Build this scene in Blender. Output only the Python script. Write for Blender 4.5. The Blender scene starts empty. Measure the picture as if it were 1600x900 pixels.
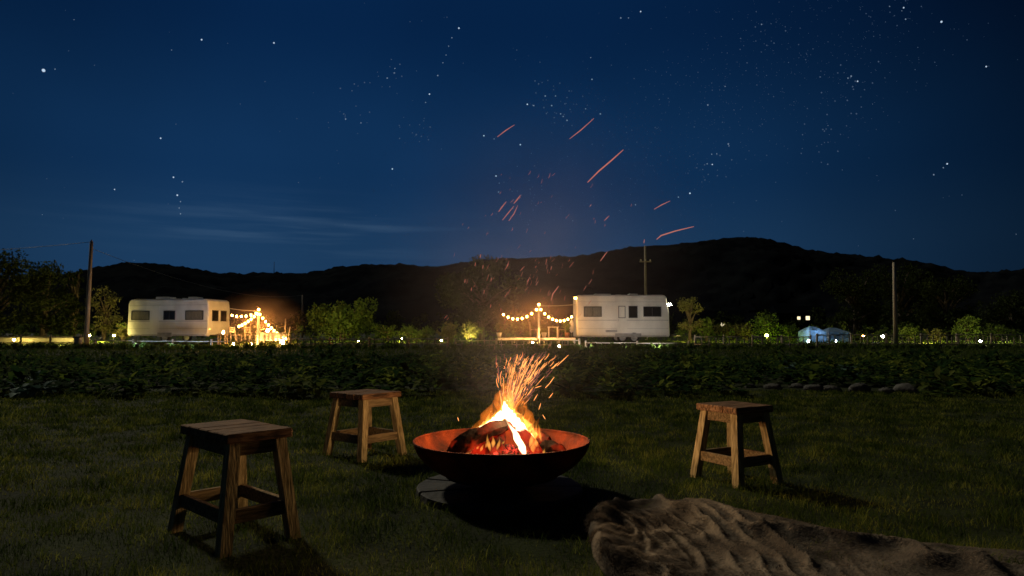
import bpy, math, random
import numpy as np
from mathutils import Vector, Matrix

random.seed(7)
RNG = np.random.default_rng(11)
R = math.radians
scene = bpy.context.scene
COL = scene.collection

# ------------------------------------------------------------------ camera
CAM_H, PITCH, FPX = 0.94, R(3.75), 1066.7
cam_data = bpy.data.cameras.new('camera')
cam_data.lens, cam_data.sensor_width = 24.0, 36.0
cam_data.clip_start, cam_data.clip_end = 0.05, 12000
cam = bpy.data.objects.new('camera', cam_data)
cam.location = (0, 0, CAM_H)
cam.rotation_euler = (math.pi / 2 + PITCH, 0, 0)
COL.objects.link(cam)
scene.camera = cam

# ------------------------------------------------------------------ world: night sky
world = bpy.data.worlds.new('World')
scene.world = world
world.use_nodes = True
wn, wl = world.node_tree.nodes, world.node_tree.links
wn.clear()


def W(kind, **kw):
    n = wn.new(kind)
    for k, v in kw.items():
        setattr(n, k, v)
    return n


def wmath(op, a, b=None, clamp=False):
    n = W('ShaderNodeMath', operation=op, use_clamp=clamp)
    for i, s in enumerate((a, b)):
        if s is None:
            continue
        if isinstance(s, (int, float)):
            n.inputs[i].default_value = s
        else:
            wl.new(s, n.inputs[i])
    return n.outputs[0]


tc = W('ShaderNodeTexCoord')
sep = W('ShaderNodeSeparateXYZ')
wl.new(tc.outputs['Generated'], sep.inputs[0])
elev = wmath('ARCSINE', sep.outputs[2])                    # radians
azim = wmath('ARCTAN2', sep.outputs[0], sep.outputs[1])    # 0 ahead, minus to the left
ramp = W('ShaderNodeValToRGB')
ramp.color_ramp.interpolation = 'EASE'
wl.new(wmath('DIVIDE', elev, R(60), True), ramp.inputs[0])
cr = ramp.color_ramp
cr.elements[0].position, cr.elements[0].color = 0.0, (0.0160, 0.050, 0.112, 1)
cr.elements[1].position, cr.elements[1].color = 1.0, (0.0010, 0.0060, 0.024, 1)
for p, c in ((0.10, (0.0115, 0.045, 0.112, 1)), (0.22, (0.0050, 0.030, 0.092, 1)), (0.42, (0.0018, 0.0160, 0.060, 1))):
    e = cr.elements.new(p)
    e.color = c
# last dusk glow lies to the left of the hills: the sky dims steadily toward the right
azfac = W('ShaderNodeMapRange', interpolation_type='SMOOTHSTEP')
wl.new(azim, azfac.inputs[0])
azfac.inputs[1].default_value, azfac.inputs[2].default_value = R(2), R(52)
azfac.inputs[3].default_value, azfac.inputs[4].default_value = 1.0, 0.10
az2 = W('ShaderNodeMapRange', interpolation_type='SMOOTHSTEP')
wl.new(azim, az2.inputs[0])
az2.inputs[1].default_value, az2.inputs[2].default_value = R(-62), R(-22)
az2.inputs[3].default_value, az2.inputs[4].default_value = 0.35, 1.0
mott = W('ShaderNodeTexNoise')
mott.inputs['Scale'].default_value, mott.inputs['Detail'].default_value = 2.2, 3
wl.new(tc.outputs['Generated'], mott.inputs['Vector'])
mm = W('ShaderNodeMapRange')
wl.new(mott.outputs[0], mm.inputs[0])
mm.inputs[1].default_value, mm.inputs[2].default_value, mm.inputs[3].default_value, mm.inputs[4].default_value = .3, .7, .86, 1.12
skyc = W('ShaderNodeVectorMath', operation='SCALE')
wl.new(ramp.outputs[0], skyc.inputs[0])
wl.new(wmath('MULTIPLY', wmath('MULTIPLY', azfac.outputs[0], az2.outputs[0]), mm.outputs[0]), skyc.inputs['Scale'])
# thin streaks of cirrus low over the hills
comb = W('ShaderNodeCombineXYZ')
wl.new(wmath('MULTIPLY', azim, 2.6), comb.inputs[0])
wl.new(wmath('MULTIPLY', wmath('ADD', elev, wmath('MULTIPLY', azim, 0.004)), 46), comb.inputs[1])
cn = W('ShaderNodeTexNoise')
cn.inputs['Scale'].default_value, cn.inputs['Detail'].default_value, cn.inputs['Roughness'].default_value = 1.35, 4, .55
wl.new(comb.outputs[0], cn.inputs['Vector'])
cm = W('ShaderNodeMapRange', interpolation_type='SMOOTHSTEP')
wl.new(cn.outputs[0], cm.inputs[0])
cm.inputs[1].default_value, cm.inputs[2].default_value = .42, .74


def gauss(sock, mu, sg):
    d = wmath('DIVIDE', wmath('SUBTRACT', sock, mu), sg)
    return wmath('EXPONENT', wmath('MULTIPLY', wmath('MULTIPLY', d, d), -1.0))


band = wmath('MULTIPLY', gauss(elev, R(8.3), R(1.9)), gauss(azim, R(-17), R(11)))
cloud = wmath('MULTIPLY', band, cm.outputs[0])
cc = W('ShaderNodeVectorMath', operation='SCALE')
cc.inputs[0].default_value = (0.022, 0.034, 0.044)
wl.new(cloud, cc.inputs['Scale'])
ad = W('ShaderNodeVectorMath', operation='ADD')
wl.new(skyc.outputs[0], ad.inputs[0])
wl.new(cc.outputs[0], ad.inputs[1])
bg = W('ShaderNodeBackground')
wl.new(ad.outputs[0], bg.inputs[0])
bg.inputs[1].default_value = 1.0
wo = W('ShaderNodeOutputWorld')
wl.new(bg.outputs[0], wo.inputs[0])

# ------------------------------------------------------------------ moon (behind left), fire lamp lives with the fire
sun = bpy.data.lights.new('moon', 'SUN')
sun.energy, sun.angle, sun.color = 1.25, R(4), (1.0, 0.90, 0.66)
so = bpy.data.objects.new('moon', sun)
d = Vector((0.52, -0.62, -0.62))          # light travels toward the camera and a little right
so.rotation_euler = d.to_track_quat('-Z', 'Y').to_euler()
COL.objects.link(so)

scene.view_settings.view_transform = 'Standard'
scene.view_settings.look = 'None'
scene.view_settings.exposure = 0
scene.view_settings.gamma = 1
scene.view_settings.use_curve_mapping = False
scene.render.engine = 'CYCLES'
cy = scene.cycles
cy.use_denoising = True
cy.max_bounces, cy.diffuse_bounces, cy.glossy_bounces, cy.volume_bounces = 5, 2, 2, 0
cy.transparent_max_bounces = 12
cy.sample_clamp_indirect = 3
cy.volume_step_rate = 3.0
cy.volume_max_steps = 64
cy.caustics_reflective = cy.caustics_refractive = False
cy.filter_width = 1.6


# ------------------------------------------------------------------ helpers
def ray(px, py):
    dx, v = (px - 800) / FPX, (450 - py) / FPX
    return Vector((dx, math.cos(PITCH) - v * math.sin(PITCH), math.sin(PITCH) + v * math.cos(PITCH)))


def at(px, py, Y):
    r = ray(px, py)
    return Vector((0, 0, CAM_H)) + r * (Y / r.y)


def gnd(px, py, z=0.0):
    r = ray(px, py)
    return Vector((0, 0, CAM_H)) + r * ((z - CAM_H) / r.z)


def sstep(a, b, x):
    t = np.clip((x - a) / (b - a), 0, 1)
    return t * t * (3 - 2 * t)


def gz(x, y):
    """ground height: flat lawn, then a low rise up to the camp"""
    return float(0.10 * sstep(24, 35.5, y) + 0.26 * sstep(36.6, 38.6, y))


class MB:
    def __init__(s):
        s.v, s.f, s.sm = [], [], []

    def add(s, vs, fs, smooth=False):
        o = len(s.v)
        s.v += [tuple(p) for p in vs]
        s.f += [tuple(i + o for i in f) for f in fs]
        s.sm += [smooth] * len(fs)
        return s

    def box(s, c, size, M=None, bev=0.0, taper=None):
        hx, hy, hz = size[0] / 2, size[1] / 2, size[2] / 2
        c = Vector(c)
        if bev <= 0:
            pts = [Vector((x * hx, y * hy, z * hz)) for z in (-1, 1) for y in (-1, 1) for x in (-1, 1)]
            fs = [(0, 2, 3, 1), (4, 5, 7, 6), (0, 1, 5, 4), (2, 6, 7, 3), (0, 4, 6, 2), (1, 3, 7, 5)]
        else:
            b = min(bev, hx * .49, hy * .49, hz * .49)
            pts = []
            for z, bb in ((-hz, b), (-hz + b, 0), (hz - b, 0), (hz, b)):
                X, Y = hx - bb, hy - bb
                q = b if bb == 0 else b * .6
                for x, y in ((X - q, -Y), (X, -Y + q), (X, Y - q), (X - q, Y), (-X + q, Y), (-X, Y - q), (-X, -Y + q), (-X + q, -Y)):
                    pts.append(Vector((x, y, z)))
            fs = [tuple(range(7, -1, -1)), tuple(range(24, 32))]
            for k in range(3):
                for i in range(8):
                    j = (i + 1) % 8
                    fs.append((k * 8 + i, k * 8 + j, k * 8 + 8 + j, k * 8 + 8 + i))
        if M is not None:
            pts = [M @ p for p in pts]
        s.add([p + c for p in pts], fs)
        return s

    def tube(s, pts, rad, n=8, cap=True, smooth=True):
        pts = [Vector(p) for p in pts]
        if not hasattr(rad, '__len__'):
            rad = [rad] * len(pts)
        vs, up = [], None
        for i, p in enumerate(pts):
            t = (pts[min(i + 1, len(pts) - 1)] - pts[max(i - 1, 0)]).normalized()
            if up is None:
                up = Vector((0, 0, 1)) if abs(t.z) < .9 else Vector((1, 0, 0))
            a = t.cross(up)
            if a.length < 1e-5:
                a = t.cross(Vector((0, 1, 0)))
            a.normalize()
            b = a.cross(t).normalized()
            up = b
            for k in range(n):
                th = 2 * math.pi * k / n
                vs.append(p + (a * math.cos(th) + b * math.sin(th)) * rad[i])
        fs = []
        for i in range(len(pts) - 1):
            for k in range(n):
                j = (k + 1) % n
                fs.append((i * n + k, (i + 1) * n + k, (i + 1) * n + j, i * n + j))
        if cap:
            fs.append(tuple(range(n)))
            fs.append(tuple(range(len(pts) * n - 1, (len(pts) - 1) * n - 1, -1)))
        s.add(vs, fs, smooth)
        return s

    def lathe(s, prof, c=(0, 0, 0), n=32, smooth=True, closed=False):
        c = Vector(c)
        vs = [c + Vector((r * math.cos(2 * math.pi * k / n), r * math.sin(2 * math.pi * k / n), z)) for r, z in prof for k in range(n)]
        fs = []
        m = len(prof)
        for i in range(m if closed else m - 1):
            i2 = (i + 1) % m
            for k in range(n):
                j = (k + 1) % n
                fs.append((i * n + k, i * n + j, i2 * n + j, i2 * n + k))
        s.add(vs, fs, smooth)
        return s

    def ball(s, c, r, n=10, m=7, sx=1, sy=1, sz=1, jit=0, rnd=None):
        vs, fs = [], []
        c = Vector(c)
        for i in range(m + 1):
            ph = math.pi * i / m
            for k in range(n):
                th = 2 * math.pi * k / n
                q = 1 + (rnd.uniform(-jit, jit) if rnd else 0)
                vs.append(c + Vector((math.sin(ph) * math.cos(th) * sx, math.sin(ph) * math.sin(th) * sy, math.cos(ph) * sz)) * r * q)
        for i in range(m):
            for k in range(n):
                j = (k + 1) % n
                fs.append((i * n + k, (i + 1) * n + k, (i + 1) * n + j, i * n + j))
        s.add(vs, fs, True)
        return s

    def build(s, name, m, parent=None):
        me = bpy.data.meshes.new(name)
        me.from_pydata(s.v, [], s.f)
        me.polygons.foreach_set('use_smooth', s.sm)
        me.materials.append(m)
        me.update()
        return link(name, me, parent)


def link(name, me, parent=None):
    o = bpy.data.objects.new(name, me)
    COL.objects.link(o)
    if parent is not None:
        o.parent = parent
    return o


def tag(o, label=None, cat=None, group=None, kind=None):
    for k, v in (('label', label), ('category', cat), ('group', group), ('kind', kind)):
        if v:
            o[k] = v
    return o


def thing(name, label, cat, loc=(0, 0, 0), rz=0.0, group=None):
    o = bpy.data.objects.new(name, None)
    o.empty_display_size = .1
    o.location = loc
    o.rotation_euler = (0, 0, rz)
    COL.objects.link(o)
    return tag(o, label, cat, group)


def npmesh(name, V, F, m, parent=None, attr=None, smooth=False):
    """V (n,3); F (m,3) or (m,4); attr: per-vertex float 'tint'"""
    me = bpy.data.meshes.new(name)
    k = F.shape[1]
    me.vertices.add(len(V))
    me.vertices.foreach_set('co', np.ascontiguousarray(V, dtype=np.float32).ravel())
    me.loops.add(F.size)
    me.loops.foreach_set('vertex_index', np.ascontiguousarray(F, dtype=np.int32).ravel())
    me.polygons.add(len(F))
    me.polygons.foreach_set('loop_start', np.arange(0, F.size, k, dtype=np.int32))
    if smooth:
        me.polygons.foreach_set('use_smooth', np.ones(len(F), dtype=bool))
    if attr is not None:
        a = me.attributes.new('tint', 'FLOAT', 'POINT')
        a.data.foreach_set('value', np.ascontiguousarray(attr, dtype=np.float32))
    me.materials.append(m)
    me.update(calc_edges=True)
    return link(name, me, parent)


# ------------------------------------------------------------------ materials
def material(name, c1, c2=None, rough=.7, scale=8, stretch=(1, 1, 1), bump=0.0, bscale=None, metal=0.0, detail=5,
             lo=.35, hi=.65, spec=.4, tint=False, c3=None, translucent=0.0, distortion=0.0, coord='Object', sheen=0):
    m = bpy.data.materials.new(name)
    m.use_nodes = True
    n, l = m.node_tree.nodes, m.node_tree.links
    b = n['Principled BSDF']
    b.inputs['Roughness'].default_value = rough
    b.inputs['Metallic'].default_value = metal
    b.inputs['Specular IOR Level'].default_value = spec
    if sheen:
        b.inputs['Sheen Weight'].default_value = sheen
    c1 = (*c1, 1)
    b.inputs['Base Color'].default_value = c1
    src = None
    if c2 is not None or bump:
        t = n.new('ShaderNodeTexCoord')
        mp = n.new('ShaderNodeMapping')
        mp.inputs['Scale'].default_value = stretch
        l.new(t.outputs[coord], mp.inputs[0])
    if c2 is not None:
        nz = n.new('ShaderNodeTexNoise')
        nz.inputs['Scale'].default_value, nz.inputs['Detail'].default_value = scale, detail
        nz.inputs['Distortion'].default_value = distortion
        l.new(mp.outputs[0], nz.inputs['Vector'])
        mr = n.new('ShaderNodeMapRange')
        l.new(nz.outputs[0], mr.inputs[0])
        mr.inputs[1].default_value, mr.inputs[2].default_value = lo, hi
        fac = mr.outputs[0]
        if tint:
            at_ = n.new('ShaderNodeAttribute')
            at_.attribute_name = 'tint'
            mx = n.new('ShaderNodeMath')
            mx.operation = 'MULTIPLY_ADD'
            l.new(fac, mx.inputs[0])
            mx.inputs[1].default_value = .5
            hf = n.new('ShaderNodeMath')
            hf.operation = 'MULTIPLY'
            l.new(at_.outputs['Fac'], hf.inputs[0])
            hf.inputs[1].default_value = .5
            l.new(hf.outputs[0], mx.inputs[2])
            fac = mx.outputs[0]
        rp = n.new('ShaderNodeValToRGB')
        rp.color_ramp.elements[0].color = c1
        rp.color_ramp.elements[1].color = (*c2, 1)
        if c3 is not None:
            e = rp.color_ramp.elements.new(.5)
            e.color = (*c3, 1)
        l.new(fac, rp.inputs[0])
        src = rp.outputs[0]
        l.new(src, b.inputs['Base Color'])
    if bump:
        nb = n.new('ShaderNodeTexNoise')
        nb.inputs['Scale'].default_value, nb.inputs['Detail'].default_value = bscale or scale * 2, 6
        l.new(mp.outputs[0], nb.inputs['Vector'])
        bp = n.new('ShaderNodeBump')
        bp.inputs['Strength'].default_value = bump
        bp.inputs['Distance'].default_value = .02
        l.new(nb.outputs[0], bp.inputs['Height'])
        l.new(bp.outputs[0], b.inputs['Normal'])
    if translucent:
        tr = n.new('ShaderNodeBsdfTranslucent')
        if src:
            l.new(src, tr.inputs[0])
        else:
            tr.inputs[0].default_value = c1
        mix = n.new('ShaderNodeMixShader')
        mix.inputs[0].default_value = translucent
        l.new(b.outputs[0], mix.inputs[1])
        l.new(tr.outputs[0], mix.inputs[2])
        l.new(mix.outputs[0], n['Material Output'].inputs[0])
    return m


def emitter(name, col, strength, sampled=True):
    m = bpy.data.materials.new(name)
    m.use_nodes = True
    n, l = m.node_tree.nodes, m.node_tree.links
    n.clear()
    e = n.new('ShaderNodeEmission')
    e.inputs[0].default_value = (*col, 1)
    e.inputs[1].default_value = strength
    o = n.new('ShaderNodeOutputMaterial')
    l.new(e.outputs[0], o.inputs[0])
    if not sampled:
        m.cycles.emission_sampling = 'NONE'
    return m


def volmat(name, emit=None, estr=0, scatter=None, density=0):
    m = bpy.data.materials.new(name)
    m.use_nodes = True
    n, l = m.node_tree.nodes, m.node_tree.links
    n.clear()
    o = n.new('ShaderNodeOutputMaterial')
    if emit:
        e = n.new('ShaderNodeEmission')
        e.inputs[0].default_value = (*emit, 1)
        e.inputs[1].default_value = estr
        l.new(e.outputs[0], o.inputs['Volume'])
    else:
        v = n.new('ShaderNodeVolumePrincipled')
        v.inputs['Color'].default_value = (*scatter, 1)
        v.inputs['Density'].default_value = density
        v.inputs['Anisotropy'].default_value = .3
        l.new(v.outputs[0], o.inputs['Volume'])
    return m


M = {}
M['soil'] = material('soil', (.012, .016, .006), (.03, .038, .012), .95, 3, bump=.6, bscale=40, spec=.1)
M['grass'] = material('grass_blades', (.016, .030, .006), (.30, .30, .06), .95, 3.2, tint=True, c3=(.065, .095, .016), translucent=.40, detail=3, spec=.0, lo=.38, hi=.62)
M['meadow'] = material('meadow_blades', (.03, .055, .012), (.10, .14, .03), .8, .3, tint=True, translucent=.3, spec=.0)
M['crop'] = material('crop_leaves', (.008, .022, .010), (.17, .23, .03), .95, .75, tint=True, c3=(.022, .050, .015), translucent=.50, detail=3, spec=.03, lo=.36, hi=.68)
M['cropy'] = material('yellow_green_leaves', (.06, .09, .02), (.14, .16, .035), .9, 3, tint=True, translucent=.3, spec=.05)
M['cabbage'] = material('cabbage_leaves', (.04, .09, .075), (.12, .20, .17), .8, 6, tint=True, translucent=.15, spec=.1)
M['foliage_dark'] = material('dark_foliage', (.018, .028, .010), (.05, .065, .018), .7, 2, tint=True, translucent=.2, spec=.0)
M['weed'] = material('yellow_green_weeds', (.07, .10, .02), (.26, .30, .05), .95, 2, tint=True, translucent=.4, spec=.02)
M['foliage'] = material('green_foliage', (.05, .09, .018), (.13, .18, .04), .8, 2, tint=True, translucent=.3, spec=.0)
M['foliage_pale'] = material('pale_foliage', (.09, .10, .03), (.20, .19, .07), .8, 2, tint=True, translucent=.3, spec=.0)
M['bark'] = material('bark', (.05, .038, .025), (.12, .09, .06), .9, 12, (1, 1, .2), bump=.5)
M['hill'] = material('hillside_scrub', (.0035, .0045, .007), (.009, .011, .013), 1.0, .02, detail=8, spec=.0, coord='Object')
M['wood_top'] = material('stool_seat_wood', (.045, .028, .018), (.30, .18, .10), .75, 9, (1, 12, 6), bump=.25, bscale=14, c3=(.19, .10, .05), spec=.08)
M['wood_leg'] = material('stool_leg_wood', (.16, .12, .06), (.46, .36, .19), .7, 9, (9, 9, .8), bump=.3, bscale=16, c3=(.31, .235, .12), spec=.02)
M['wood_rail'] = material('stool_rail_wood', (.10, .07, .04), (.28, .20, .11), .6, 9, (1, 9, 9), bump=.3, bscale=16, c3=(.18, .13, .07), spec=.02)
M['rust'] = material('rusty_steel', (.025, .009, .006), (.19, .034, .008), .85, 5, bump=.8, bscale=26, c3=(.10, .018, .006), spec=.1)
M['char'] = material('charred_bark', (.006, .005, .004), (.02, .014, .011), .9, 9, bump=1.0, bscale=14)
M['slab'] = material('flagstone', (.014, .013, .011), (.038, .035, .03), .8, 7, bump=.5, bscale=22)
M['fur'] = material('fur_strands', (.03, .024, .019), (.31, .25, .185), .9, 5, tint=True, c3=(.15, .115, .085), spec=.05, detail=4, translucent=.3)
M['hide'] = material('fur_backing', (.055, .044, .034), (.19, .155, .115), .95, 4, bump=.5, bscale=60, spec=.1)
M['white'] = material('caravan_white_paint', (.60, .60, .58), (.74, .74, .72), .45, 1.6, (1, 1, .5), bump=.05)
M['cream'] = material('caravan_cream_paint', (.58, .56, .50), (.72, .70, .63), .45, 1.6, (1, 1, .5), bump=.05)
M['trim'] = material('grey_trim', (.22, .22, .22), (.32, .32, .31), .5, 4)
M['frame'] = material('dark_window_frame', (.03, .03, .03), None, .5)
M['glass'] = material('dark_glass', (.018, .018, .016), None, .08, spec=.8)
M['curtain'] = material('curtained_glass', (.22, .21, .17), (.10, .10, .08), .3, 9, (6, 1, .4), spec=.6)
M['rubber'] = material('tyre_rubber', (.02, .02, .02), None, .8)
M['metal'] = material('galvanised_metal', (.30, .30, .29), (.42, .42, .40), .45, 10, metal=.6)
M['pole'] = material('weathered_pole', (.30, .26, .19), (.52, .46, .35), .8, 6, (6, 6, .4), bump=.3)
M['fence'] = material('fence_wood', (.26, .21, .15), (.50, .43, .32), .8, 5, (6, 6, .6), bump=.3)
M['deck'] = material('deck_boards', (.20, .14, .08), (.36, .26, .16), .65, 5, (1, 8, 8))
M['cloth'] = material('white_cloth', (.68, .65, .58), (.80, .77, .70), .85, 6, sheen=.2)
M['plaster'] = material('pale_wall_render', (.36, .33, .25), (.52, .48, .37), .9, 2.5, bump=.3)
M['blue'] = material('pale_blue_fabric', (.16, .30, .52), (.30, .46, .68), .7, 3, translucent=.5)
M['pot'] = material('terracotta', (.25, .10, .05), (.36, .17, .09), .8, 8)
M['black'] = material('black_metal', (.025, .025, .025), None, .5, metal=.5)
M['wire'] = material('black_cable', (.03, .03, .03), None, .6)
M['stone'] = material('pale_field_stone', (.03, .03, .026), (.10, .095, .085), .85, 7, bump=.6, bscale=20)
M['bulb'] = emitter('warm_bulb', (1.0, .42, .08), 85)
M['bulb_big'] = emitter('warm_bulb_bright', (1.0, .50, .13), 620)
M['lamp_green'] = emitter('sodium_green_lamp', (.80, 1.0, .06), 420)
M['lamp_yellow'] = emitter('yellow_garden_lamp', (1.0, .72, .16), 420)
M['lamp_white'] = emitter('white_garden_lamp', (1.0, .90, .60), 260)
M['lamp_cool'] = emitter('cool_lantern', (.62, .82, 1.0), 60)
M['fill_left'] = emitter('soft_fill_light', (.50, .72, 1.0), 290)  # fill lamps added to brighten the caravan fronts
M['fill_right'] = emitter('warm_fill_light', (.90, .90, .86), 400)
M['fill_yellow'] = emitter('yellow_fill_light', (1.0, .78, .20), 2200)  # fill lamps added to brighten trees, wall and grass
M['fill_green'] = emitter('green_fill_light', (1.0, .95, .34), 1100)
M['window_far'] = emitter('distant_lit_window', (1.0, .85, .5), 1.6, False)
M['spark'] = emitter('glowing_ember_sliver', (1.0, .36, .09), 2.4, False)
M['spark_dim'] = emitter('cooling_ember_sliver', (1.0, .33, .24), .50, False)
M['star'] = emitter('starlight', (.62, .80, 1.0), .85, False)
M['star_mid'] = emitter('starlight_dim', (.50, .72, 1.0), .34, False)
M['star_dim'] = emitter('starlight_faint', (.35, .58, 1.0), .15, False)

# ember materials: charcoal with glowing cracks
def ember(name, col, strength, scale, lo, hi, base=(.012, .008, .007)):
    m = bpy.data.materials.new(name)
    m.use_nodes = True
    n, l = m.node_tree.nodes, m.node_tree.links
    b = n['Principled BSDF']
    b.inputs['Base Color'].default_value = (*base, 1)
    b.inputs['Roughness'].default_value = 1
    b.inputs['Specular IOR Level'].default_value = 0
    t = n.new('ShaderNodeTexCoord')
    nz = n.new('ShaderNodeTexNoise')
    nz.inputs['Scale'].default_value, nz.inputs['Detail'].default_value = scale, 5
    l.new(t.outputs['Object'], nz.inputs['Vector'])
    mr = n.new('ShaderNodeMapRange')
    mr.interpolation_type = 'SMOOTHSTEP'
    l.new(nz.outputs[0], mr.inputs[0])
    mr.inputs[1].default_value, mr.inputs[2].default_value = lo, hi
    mr.inputs[4].default_value = strength
    b.inputs['Emission Color'].default_value = (*col, 1)
    l.new(mr.outputs[0], b.inputs['Emission Strength'])
    bp = n.new('ShaderNodeBump')
    bp.inputs['Strength'].default_value = 1
    bp.inputs['Distance'].default_value = .02
    l.new(nz.outputs[0], bp.inputs['Height'])
    l.new(bp.outputs[0], b.inputs['Normal'])
    m.cycles.emission_sampling = 'NONE'
    return m


M['ember_log'] = ember('charcoal_glowing_red', (1.0, .030, .008), .62, 11, .34, .70)
M['ember_bed'] = ember('ember_bed', (1.0, .06, .03), 1.7, 26, .42, .68)
M['char_edge'] = ember('charred_log_bark', (1.0, .05, .01), .40, 8, .50, .72, (.010, .007, .006))

# ------------------------------------------------------------------ ground
ys = np.concatenate([np.linspace(-6, 12, 90), np.linspace(12.5, 60, 90), np.geomspace(62, 3600, 40)])
xs1 = np.concatenate([-np.geomspace(60, 3600, 26)[::-1], np.linspace(-58, 58, 160), np.geomspace(60, 3600, 26)])
gx, gy = np.meshgrid(xs1, ys)
gh = np.vectorize(gz)(gx, gy)
near = (np.abs(gx) < 14) & (gy < 12)
gh = gh + np.where(near, .012 * (np.sin(gx * 2.7 + gy * 1.3) + np.sin(gx * 1.1 - gy * 3.1 + 1) * .8), 0) - .012
V = np.stack([gx, gy, gh], -1).reshape(-1, 3)
nx, ny = len(xs1), len(ys)
i = np.arange(ny - 1)[:, None] * nx + np.arange(nx - 1)[None]
F = np.stack([i, i + 1, i + nx + 1, i + nx], -1).reshape(-1, 4)
g = npmesh('ground', V, F, M['soil'], smooth=True)
tag(g, kind='structure')


def lawn_z(x, y):
    return .012 * (np.sin(x * 2.7 + y * 1.3) + np.sin(x * 1.1 - y * 3.1 + 1) * .8) - .012


def blades(n, d0, d1, hmin, hmax, wscale, side, power, zfun, exclude=None, clump=1.0):
    u = RNG.random(n)
    y = (d0 ** power + u * (d1 ** power - d0 ** power)) ** (1 / power)
    x = (RNG.random(n) * 2 - 1) * (y * .80 + side)
    keep = np.ones(n, bool)
    if exclude is not None:
        keep = ~exclude(x, y)
    # patchy growth
    pat = np.sin(x * 5.1 + np.sin(y * 3.7) * 2) * np.sin(y * 6.3 + np.sin(x * 4.1) * 2)
    keep &= RNG.random(n) < (.78 + .22 * pat * clump)
    x, y, pat = x[keep], y[keep], pat[keep]
    n = len(x)
    z = zfun(x, y)
    h = (hmin + (hmax - hmin) * RNG.random(n) ** 1.6) * (1 + .5 * pat) * (1 + .35 * np.sin(x * 13 + y * 5) * np.sin(y * 17 - x * 4))
    w = wscale * (.6 + .8 * RNG.random(n)) * np.clip(y / 4, .55, 6)
    a = RNG.random(n) * 2 * math.pi
    la = RNG.random(n) * 2 * math.pi
    lean = h * (.25 + .75 * RNG.random(n))
    dx, dy = np.cos(a) * w / 2, np.sin(a) * w / 2
    lx, ly = np.cos(la) * lean, np.sin(la) * lean
    P = np.empty((n, 5, 3))
    P[:, 0] = np.stack([x - dx, y - dy, z], -1)
    P[:, 1] = np.stack([x + dx, y + dy, z], -1)
    P[:, 2] = np.stack([x - dx * .7 + lx * .3, y - dy * .7 + ly * .3, z + h * .6], -1)
    P[:, 3] = np.stack([x + dx * .7 + lx * .3, y + dy * .7 + ly * .3, z + h * .6], -1)
    P[:, 4] = np.stack([x + lx, y + ly, z + h], -1)
    b = np.arange(n)[:, None] * 5
    F = np.concatenate([b + [0, 1, 3], b + [0, 3, 2], b + [2, 3, 4]])
    return P.reshape(-1, 3), F, np.repeat(RNG.random(n), 5)


BC = Vector((-.062, 4.10, 0))              # fire bowl centre


def lawn_ex(x, y):
    r = np.hypot(x - BC.x, y - BC.y)
    return r < .47


V, F, A = blades(380000, 2.0, 11.2, .014, .052, .0042, 1.6, .75, lawn_z, lawn_ex)
tag(npmesh('lawn_grass', V, F, M['grass'], attr=A), 'short dark green grass of the lawn round the fire bowl', 'grass', kind='stuff')
V, F, A = blades(90000, 18, 47, .04, .16, .006, 4, 1.1, np.vectorize(gz), clump=.6)
tag(npmesh('meadow_grass', V, F, M['meadow'], attr=A), 'rough grass growing between the crop bed and the camp fence', 'grass', kind='stuff')

# ------------------------------------------------------------------ hills
SKY = [(-900, 470), (-400, 455), (-100, 440), (60, 436), (150, 424), (200, 416), (250, 417), (330, 430), (375, 431), (420, 427), (470, 432), (520, 424),
       (560, 419), (600, 418), (640, 420), (680, 425), (720, 413), (760, 408), (800, 407), (860, 407), (900, 406), (960, 397), (1030, 390), (1100, 382),
       (1150, 376), (1190, 374), (1215, 379), (1250, 392), (1290, 400), (1360, 407), (1420, 411), (1450, 417), (1490, 426), (1540, 428), (1600, 424), (1750, 418), (2300, 455)]
RD = 1700.0
ax = np.array([(p - 800) / FPX for p, _ in SKY])
az = np.array([(at(p, q, RD)).z for p, q in SKY])
cols = np.linspace(-1.55, 1.35, 420)
rows = np.linspace(0, 1, 60)
rid = np.interp(cols, ax, az)
rid = np.convolve(np.pad(rid, 4, mode='edge'), np.ones(9) / 9, mode='valid')


def hnoise(x, y):
    return (np.sin(x * .011 + y * .007) + .6 * np.sin(x * .027 - y * .021 + 2) + .4 * np.sin(x * .061 + y * .047 + np.sin(x * .02) * 2)
            + .25 * np.sin(x * .13 - y * .11) + .15 * np.sin(x * .31 + y * .23))


P = np.zeros((len(rows), len(cols), 3))
for ri, t in enumerate(rows):
    Yd = 620 + (RD - 620) * min(t / .72, 1) + max(0, t - .72) / .28 * 900
    prof = (sstep(0, 1, min(t / .72, 1)) ** 1.15) if t <= .72 else 1 - .75 * ((t - .72) / .28) ** 1.5
    X = cols * Yd
    nz = hnoise(X, Yd) * 7 * math.sin(math.pi * min(t / .72, 1)) + hnoise(X * 3.3 + 40, Yd * 3.1) * .9
    P[ri] = np.stack([X, np.full_like(X, Yd), rid * prof + nz * (1 if t > .02 else 0) - (6 if t < .02 else 0) + RNG.normal(0, 1.9, len(X)) * (.3 + .7 * min(1, t / .7))], -1)
nc = len(cols)
i = np.arange(len(rows) - 1)[:, None] * nc + np.arange(nc - 1)[None]
F = np.stack([i, i + 1, i + nc + 1, i + nc], -1).reshape(-1, 4)
tag(npmesh('hills', P.reshape(-1, 3), F, M['hill'], smooth=True), kind='structure')


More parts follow.
